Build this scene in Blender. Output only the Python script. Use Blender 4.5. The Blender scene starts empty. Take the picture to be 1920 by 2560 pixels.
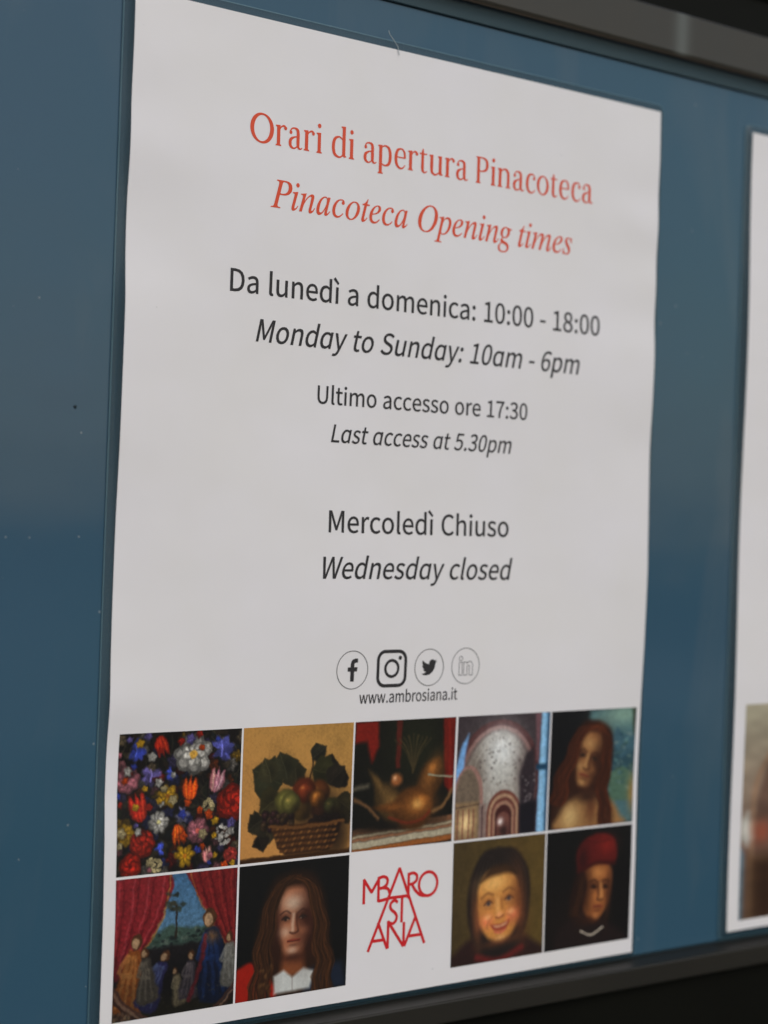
import bpy, math, random, json
import numpy as np
from mathutils import Vector, Matrix
from mathutils.geometry import delaunay_2d_cdt

MM = 0.001
sc = bpy.context.scene
col = sc.collection

# ------------------------------------------------------------------ camera
F_PX, CX, CY, CZ, YAW, PITCH, ROLL = 4371.9, -0.34110, -0.43758, 0.00277, 0.645907, 0.001616, 0.034979
fw = Vector((math.sin(YAW)*math.cos(PITCH), math.cos(YAW)*math.cos(PITCH), math.sin(PITCH)))
r0 = Vector((math.cos(YAW), -math.sin(YAW), 0)); u0 = r0.cross(fw)
rt = math.cos(ROLL)*r0 + math.sin(ROLL)*u0
up = -math.sin(ROLL)*r0 + math.cos(ROLL)*u0
cam = bpy.data.cameras.new('camera'); camo = bpy.data.objects.new('camera', cam); col.objects.link(camo)
camo.matrix_world = Matrix(((rt.x, up.x, -fw.x, CX), (rt.y, up.y, -fw.y, CY), (rt.z, up.z, -fw.z, CZ), (0, 0, 0, 1)))
cam.sensor_fit = 'VERTICAL'; cam.sensor_height = 36.0; cam.lens = F_PX/2560*36.0
cam.clip_start = 0.01; cam.clip_end = 500
cam.dof.use_dof = True; cam.dof.focus_distance = 0.520; cam.dof.aperture_fstop = 8.0
sc.camera = camo

# ------------------------------------------------------------------ sky, sun, exposure
w = bpy.data.worlds.new("World"); sc.world = w; w.use_nodes = True
nt = w.node_tree; nt.nodes.clear()
sky = nt.nodes.new('ShaderNodeTexSky'); sky.sky_type = 'NISHITA'; sky.sun_disc = False
SUN_EL, SUN_AZ = math.radians(42), math.radians(168)      # azimuth clockwise from +Y: in front of the board, a little to the right
sky.sun_elevation = SUN_EL; sky.sun_rotation = SUN_AZ
sky.air_density = 1.3; sky.dust_density = 1.6; sky.ozone_density = 0.6
bg = nt.nodes.new('ShaderNodeBackground'); bg.inputs['Strength'].default_value = 0.085
wo = nt.nodes.new('ShaderNodeOutputWorld')
nt.links.new(sky.outputs[0], bg.inputs['Color']); nt.links.new(bg.outputs[0], wo.inputs['Surface'])
sun = bpy.data.lights.new('sun', 'SUN'); suno = bpy.data.objects.new('sun', sun); col.objects.link(suno)
sun.energy = 0.6; sun.angle = math.radians(25); sun.color = (1.0, 0.97, 0.94)
sd = Vector((math.sin(SUN_AZ)*math.cos(SUN_EL), math.cos(SUN_AZ)*math.cos(SUN_EL), math.sin(SUN_EL)))
suno.rotation_euler = sd.to_track_quat('Z', 'Y').to_euler()
sc.view_settings.view_transform = 'Standard'; sc.view_settings.look = 'None'
sc.view_settings.exposure = 0.60; sc.view_settings.gamma = 1.0
sc.cycles.max_bounces = 6

# ------------------------------------------------------------------ materials
def lin(c): return tuple(((v/255)/12.92 if v/255 <= .04045 else ((v/255+.055)/1.055)**2.4) for v in c)
def mat(name, color, rough=.5, metal=0.0, spec=.5, noise=None, bump=None, dust=0.0):
    m = bpy.data.materials.new(name); m.use_nodes = True
    n = m.node_tree; b = n.nodes['Principled BSDF']
    b.inputs['Base Color'].default_value = (*color, 1); b.inputs['Roughness'].default_value = rough
    b.inputs['Metallic'].default_value = metal; b.inputs['Specular IOR Level'].default_value = spec
    tc = n.nodes.new('ShaderNodeTexCoord')
    out = None
    if noise:
        scale, amount, tint = noise
        t = n.nodes.new('ShaderNodeTexNoise'); t.inputs['Scale'].default_value = scale; t.inputs['Detail'].default_value = 5
        n.links.new(tc.outputs['Object'], t.inputs['Vector'])
        mx = n.nodes.new('ShaderNodeMix'); mx.data_type = 'RGBA'
        mx.inputs[6].default_value = (*color, 1)
        mx.inputs[7].default_value = (*[c*t_ for c, t_ in zip(color, tint)], 1)
        ramp = n.nodes.new('ShaderNodeMapRange'); ramp.inputs[1].default_value = .35; ramp.inputs[2].default_value = .65
        ramp.inputs[4].default_value = amount
        n.links.new(t.outputs['Fac'], ramp.inputs[0]); n.links.new(ramp.outputs[0], mx.inputs[0])
        out = mx.outputs[2]
        rr = n.nodes.new('ShaderNodeMapRange'); rr.inputs[3].default_value = rough*.85; rr.inputs[4].default_value = min(1, rough*1.2)
        n.links.new(t.outputs['Fac'], rr.inputs[0]); n.links.new(rr.outputs[0], b.inputs['Roughness'])
    if dust:
        v = n.nodes.new('ShaderNodeTexVoronoi'); v.inputs['Scale'].default_value = 137; v.inputs['Randomness'].default_value = 1; v.voronoi_dimensions = '2D'
        sx = n.nodes.new('ShaderNodeSeparateXYZ'); cx = n.nodes.new('ShaderNodeCombineXYZ'); n.links.new(tc.outputs['Object'], sx.inputs[0])
        n.links.new(sx.outputs[0], cx.inputs[0]); n.links.new(sx.outputs[2], cx.inputs[1]); n.links.new(cx.outputs[0], v.inputs['Vector'])
        sep = n.nodes.new('ShaderNodeSeparateColor'); n.links.new(v.outputs['Color'], sep.inputs[0])
        a = n.nodes.new('ShaderNodeMath'); a.operation = 'GREATER_THAN'; a.inputs[1].default_value = 1-dust; n.links.new(sep.outputs[0], a.inputs[0])
        r = n.nodes.new('ShaderNodeMath'); r.operation = 'MULTIPLY'; r.inputs[1].default_value = .062; n.links.new(sep.outputs[1], r.inputs[0])
        l = n.nodes.new('ShaderNodeMath'); l.operation = 'LESS_THAN'; n.links.new(v.outputs['Distance'], l.inputs[0]); n.links.new(r.outputs[0], l.inputs[1])
        k = n.nodes.new('ShaderNodeMath'); k.operation = 'MULTIPLY'; n.links.new(a.outputs[0], k.inputs[0]); n.links.new(l.outputs[0], k.inputs[1])
        k2 = n.nodes.new('ShaderNodeMath'); k2.operation = 'MULTIPLY'; k2.inputs[1].default_value = .30; n.links.new(k.outputs[0], k2.inputs[0])
        m2 = n.nodes.new('ShaderNodeMix'); m2.data_type = 'RGBA'; n.links.new(k2.outputs[0], m2.inputs[0])
        if out: n.links.new(out, m2.inputs[6])
        else: m2.inputs[6].default_value = (*color, 1)
        m2.inputs[7].default_value = (.42, .44, .42, 1) if color[0] < .5 else (.33, .32, .31, 1)
        out = m2.outputs[2]
    if out: n.links.new(out, b.inputs['Base Color'])
    if bump:
        t = n.nodes.new('ShaderNodeTexNoise'); t.inputs['Scale'].default_value = bump[0]; t.inputs['Detail'].default_value = 3
        n.links.new(tc.outputs['Object'], t.inputs['Vector'])
        bp_ = n.nodes.new('ShaderNodeBump'); bp_.inputs['Strength'].default_value = bump[1]; bp_.inputs['Distance'].default_value = bump[2]
        n.links.new(t.outputs['Fac'], bp_.inputs['Height']); n.links.new(bp_.outputs[0], b.inputs['Normal'])
    return m

M_board = mat('blue_board_paint', (.037, .087, .136), .11, 0, .29, (7, .8, (.90, 1.06, .97)), (11, .3, .003), dust=.10)
M_paper = mat('laminated_paper', (.785, .748, .745), .42, 0, .34, (22, .8, (.97, .968, .935)), (13, .5, .003), dust=.012)
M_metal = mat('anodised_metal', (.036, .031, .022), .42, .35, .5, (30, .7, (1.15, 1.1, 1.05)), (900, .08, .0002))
def painted_reflection(m, x0, wd, c):
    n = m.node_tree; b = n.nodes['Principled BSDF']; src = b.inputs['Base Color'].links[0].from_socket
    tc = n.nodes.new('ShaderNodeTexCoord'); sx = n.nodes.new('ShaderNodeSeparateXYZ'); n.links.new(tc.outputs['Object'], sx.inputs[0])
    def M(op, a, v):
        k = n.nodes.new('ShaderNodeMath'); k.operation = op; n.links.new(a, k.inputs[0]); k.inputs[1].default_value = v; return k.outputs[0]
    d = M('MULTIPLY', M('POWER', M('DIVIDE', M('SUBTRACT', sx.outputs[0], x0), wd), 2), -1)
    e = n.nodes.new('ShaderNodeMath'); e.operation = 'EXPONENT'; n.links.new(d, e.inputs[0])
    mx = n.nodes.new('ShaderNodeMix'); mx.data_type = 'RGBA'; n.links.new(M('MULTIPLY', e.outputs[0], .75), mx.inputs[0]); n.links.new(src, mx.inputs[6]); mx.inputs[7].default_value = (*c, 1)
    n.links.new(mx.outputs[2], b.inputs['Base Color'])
painted_reflection(M_metal, .066, .0035, (.11, .115, .10))  # soft upright reflection on the upper rail, painted into its colour
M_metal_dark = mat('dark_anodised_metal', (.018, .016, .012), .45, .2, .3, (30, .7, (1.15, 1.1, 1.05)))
M_black = mat('black_casing', (.0035, .0035, .0022), .6, 0, .07, (12, .7, (1.6, 1.6, 1.6)))
def smudge(m, scale, amount, c):
    n = m.node_tree; b = n.nodes['Principled BSDF']; src = b.inputs['Base Color'].links[0].from_socket
    tc = n.nodes.new('ShaderNodeTexCoord'); mp = n.nodes.new('ShaderNodeMapping'); mp.inputs['Scale'].default_value = (2.2, 1, .7); mp.inputs['Rotation'].default_value = (0, .5, 0)
    n.links.new(tc.outputs['Object'], mp.inputs[0])
    t = n.nodes.new('ShaderNodeTexNoise'); t.inputs['Scale'].default_value = scale; t.inputs['Detail'].default_value = 6; t.inputs['Distortion'].default_value = .8
    n.links.new(mp.outputs[0], t.inputs['Vector'])
    r = n.nodes.new('ShaderNodeMapRange'); r.inputs[1].default_value = .50; r.inputs[2].default_value = .78; r.inputs[4].default_value = amount; n.links.new(t.outputs['Fac'], r.inputs[0])
    mx = n.nodes.new('ShaderNodeMix'); mx.data_type = 'RGBA'; n.links.new(r.outputs[0], mx.inputs[0]); n.links.new(src, mx.inputs[6]); mx.inputs[7].default_value = (*c, 1)
    n.links.new(mx.outputs[2], b.inputs['Base Color'])
smudge(M_board, 11, .34, (.12, .15, .165))
M_strip = mat('channel_paint', (.060, .100, .118), .3, 0, .4, (30, .6, (1.1, 1, .95)))
M_lip = mat('warm_lip', (.085, .066, .048), .45, .2, .4)
M_trim = mat('olive_trim', (.040, .038, .024), .6, .1, .2)
M_gasket = mat('dark_gasket', (.010, .022, .028), .7, 0, .2)
M_ink = mat('black_ink', (.030, .027, .028), .5, 0, .22)
M_inkg = mat('grey_ink', (.10, .095, .10), .5, 0, .22)
M_red = mat('red_ink', (.69, .080, .032), .5, 0, .22)
M_logo = mat('crimson_ink', (.60, .018, .022), .5, 0, .22)
M_fibre = mat('pale_fibre', (.42, .45, .44), .7)
M_reflection = mat('beige_reflection', (.30, .25, .17), .7)
M_ground = mat('pale_paving', (.62, .63, .62), .85, 0, .3, (2, .6, (.85, .85, .85)))
M_dark_sheet = mat('dark_reflection_sheet', (.05, .048, .046), .85, 0, .3, (2, .6, (.75, .75, .75)))

def film_mat(name, alpha, color, rough):
    m = bpy.data.materials.new(name); m.use_nodes = True
    n = m.node_tree; b = n.nodes['Principled BSDF']
    b.inputs['Base Color'].default_value = (*color, 1); b.inputs['Roughness'].default_value = rough
    b.inputs['Alpha'].default_value = alpha
    t = n.nodes.new('ShaderNodeTexNoise'); t.inputs['Scale'].default_value = 60
    mr = n.nodes.new('ShaderNodeMapRange'); mr.inputs[3].default_value = alpha*.7; mr.inputs[4].default_value = alpha*1.3
    n.links.new(t.outputs['Fac'], mr.inputs[0]); n.links.new(mr.outputs[0], b.inputs['Alpha'])
    return m
M_film = film_mat('clear_lamination', .5, (.050, .092, .112), .35)
M_filmedge = film_mat('lamination_edge', .75, (.085, .17, .20), .4)

def print_mat():
    m = bpy.data.materials.new('printed_picture'); m.use_nodes = True
    n = m.node_tree; b = n.nodes['Principled BSDF']
    a = n.nodes.new('ShaderNodeVertexColor'); a.layer_name = 'print'
    n.links.new(a.outputs['Color'], b.inputs['Base Color'])
    b.inputs['Roughness'].default_value = .42; b.inputs['Specular IOR Level'].default_value = .2
    return m
M_print = print_mat()

# ------------------------------------------------------------------ object helpers
def tag(o, label=None, cat=None, group=None, kind=None):
    for k, v in (('label', label), ('category', cat), ('group', group), ('kind', kind)):
        if v: o[k] = v
    return o
def empty(name, loc):
    o = bpy.data.objects.new(name, None); col.objects.link(o); o.location = loc; o.empty_display_size = .02
    return o
def mesh_obj(name, verts, faces, m, parent=None, smooth=False, label=None):
    """verts in world metres; the object sits on its parent's origin"""
    off = parent.location if parent else Vector((0, 0, 0))
    if parent and parent.parent: off = off + parent.parent.location
    V = np.asarray(verts, float) - np.array(off)
    me = bpy.data.meshes.new(name); me.from_pydata(V.tolist(), [], [tuple(f) for f in faces]); me.materials.append(m); me.update()
    if smooth: me.polygons.foreach_set('use_smooth', [True]*len(me.polygons))
    o = bpy.data.objects.new(name, me); col.objects.link(o)
    if parent: o.parent = parent
    if label: o['label'] = label
    return o
def extrude_x(profile, x0, x1, n=1):
    """profile: closed list of (y,z) mm, swept along x"""
    V = []; F = []; k = len(profile)
    for i in range(n+1):
        x = x0+(x1-x0)*i/n
        V += [(x*MM, y*MM, z*MM) for y, z in profile]
    for i in range(n):
        for j in range(k):
            a = i*k+j; b = i*k+(j+1) % k
            F.append((a, b, b+k, a+k))
    F.append(tuple(range(k))[::-1]); F.append(tuple(range(n*k, n*k+k)))
    return V, F
def box(x0, x1, y0, y1, z0, z1):
    return extrude_x([(y0, z0), (y1, z0), (y1, z1), (y0, z1)], x0, x1)
def bevel_rect(y0, y1, z0, z1, b):
    return [(y0+b, z0), (y1, z0), (y1, z1), (y0+b, z1), (y0+b*.3, z1-b*.3), (y0, z1-b), (y0, z0+b), (y0+b*.3, z0+b*.3)]

# ------------------------------------------------------------------ the setting: unseen ground, with dark sheets added to shape the board's reflections
gv, gf = [(-80, -160, -1.45), (80, -160, -1.45), (80, 6, -1.45), (-80, 6, -1.45)], [(0, 1, 2, 3)]
tag(mesh_obj('ground', gv, gf, M_ground), kind='structure')
tag(mesh_obj('reflection_sheet', [(13.5, -80, -1.446), (80, -80, -1.446), (80, -8.3, -1.446), (13.5, -8.3, -1.446)], gf, M_dark_sheet), kind='structure')  # unseen dark sheet added to dim the board's reflection towards the right
tag(mesh_obj('near_shade_sheet', [(-80, -8.2, -1.446), (80, -8.2, -1.446), (80, 6, -1.446), (-80, 6, -1.446)], gf, M_dark_sheet), kind='structure')  # unseen near sheet; the ground's shade is put into its dark colour

# ------------------------------------------------------------------ display case
XL, XR = -330, 420
case = tag(empty('display_case', (0.045, .02, -.26)), 'blue notice board in a dark metal frame with black casing, holding both paper sheets', 'display case')
V, F = extrude_x([(2, -151), (9, -151), (9, 163.2), (2, 163.2)], XL, XR)
board = mesh_obj('board', V, F, M_board, case)
def rail(prof, label=None, mt=M_metal, name='frame_rail'):
    V, F = extrude_x(prof, XL, XR); return mesh_obj(name, V, F, mt, case, label=label)
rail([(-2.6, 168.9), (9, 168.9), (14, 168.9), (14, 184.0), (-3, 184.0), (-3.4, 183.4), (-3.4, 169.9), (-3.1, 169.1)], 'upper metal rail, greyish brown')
rail([(1.0, 163.8), (1.5, 163.55), (9, 163.55), (9, 168.85), (-.6, 168.85)], 'blue channel strip between the board and the upper rail', M_strip, 'channel_strip')
rail([(-2.95, 168.35), (-2.3, 168.3), (-2.3, 168.87), (-3.3, 168.87)], 'thin warm lip under the upper rail', M_lip, 'lip')
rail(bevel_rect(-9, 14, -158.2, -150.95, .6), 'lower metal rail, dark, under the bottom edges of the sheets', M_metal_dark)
rail([(2.2, 163.22), (9, 163.22), (9, 163.53), (2.2, 163.53)], None, M_gasket, 'gasket')
rail([(1.2, -150.93), (1.98, -150.93), (1.98, -150.3), (1.2, -150.3)], None, M_gasket, 'gasket')
rail([(0, 184.03), (14, 184.03), (14, 260), (0, 260)], None, M_black, 'casing_panel')
rail([(-5, -260), (14, -260), (14, -158.22), (-5, -158.22)], None, M_black, 'casing_panel')
rail(bevel_rect(-2, -.02, 199.0, 201.2, .6), 'narrow trim strip on the upper casing', M_trim, 'trim_strip')
rail(bevel_rect(-2, -.02, 203.0, 205.6, .6), 'second narrow trim strip on the upper casing', M_trim, 'trim_strip')
for x0, x1 in ((XL-16, XL-.02), (XR+.02, XR+16)):
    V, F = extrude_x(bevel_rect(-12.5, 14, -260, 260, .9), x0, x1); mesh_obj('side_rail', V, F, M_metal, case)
# a dark fleck on the board and a beige patch modelled for a reflection in the lower rail
def disc(cx, cz, r, y, n=14, seed=1):
    rn = random.Random(seed); V = [(cx*MM, (y-.25)*MM, cz*MM)]
    for i in range(n):
        a = i*2*math.pi/n; q = r*(.8+.4*rn.random()); V.append(((cx+q*math.cos(a))*MM, (y-.02)*MM, (cz+q*math.sin(a))*MM))
    return V, [(0, 1+(i+1) % n, 1+i) for i in range(n)]
V, F = disc(-118.3, 29.7, .55, 2.0); mesh_obj('fleck', V, F, M_gasket, case)
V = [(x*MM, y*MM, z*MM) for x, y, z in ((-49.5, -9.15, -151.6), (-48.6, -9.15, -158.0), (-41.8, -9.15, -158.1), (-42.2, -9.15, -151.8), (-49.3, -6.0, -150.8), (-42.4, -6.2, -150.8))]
mesh_obj('reflection_patch', V, [(0, 1, 2, 3), (0, 3, 5, 4)], M_reflection, case)

# ------------------------------------------------------------------ how the laminated sheets ripple (mm, towards the viewer negative)
LZ = [-150, -143, -113.8, -91.3, -75.5, -63.1, -53, -40.7, -23.8, -1.3, 21.2, 43.7, 60.6, 72.9, 81.9, 92, 100, 107.9, 115.7, 122.5, 133.8, 150]
LD = [0, 0, 0, -.4, -1.0, -.7, -.15, -.5, -.6, -.5, 0, .15, .2, -.35, -.5, -.4, 0, .1, -.15, -.1, .1, 0]
RZ = [-150, -137, -114.6, -87.7, -73.6, -58, -38.3, -15.6, 4.2, 29.7, 46.7, 63.7, 74.9, 86.3, 96.2, 109, 117.4, 131.6, 150]
RD = [0, 0, .1, -.3, -.1, .3, 1.0, 1.4, .9, .25, 1.0, 1.15, .25, .7, .2, .9, .15, .55, 0]
_zz = np.linspace(-152, 152, 609)
def _sm(zs, ds, k):
    y = np.interp(_zz, zs, ds); g = np.exp(-.5*(np.arange(-24, 25)*.5/k)**2); g /= g.sum()
    return np.convolve(np.pad(y, 24, mode='edge'), g, 'valid')
_L = _sm(LZ, LD, 3.0); _R = _sm(RZ, RD, 3.2)
def Y1(x, z):
    x = np.asarray(x, float); z = np.asarray(z, float)
    l = -np.interp(z, _zz, _L)/.54*np.exp(-((x+105)/26)**2)
    r = -np.interp(z, _zz, _R)/1.02*np.exp(-((105-x)/26)**2)
    mid = .30*np.sin(z/17+.4+x/60)*np.sin((x+105)/210*math.pi)
    return np.minimum(l+r+mid, 1.55)
def Y2(x, z):
    x = np.asarray(x, float); z = np.asarray(z, float)
    return .45*np.sin(z/21+1.0)*np.exp(-((x-154.3)/30)**2)+.25*np.sin(z/26+x/50)

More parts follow.
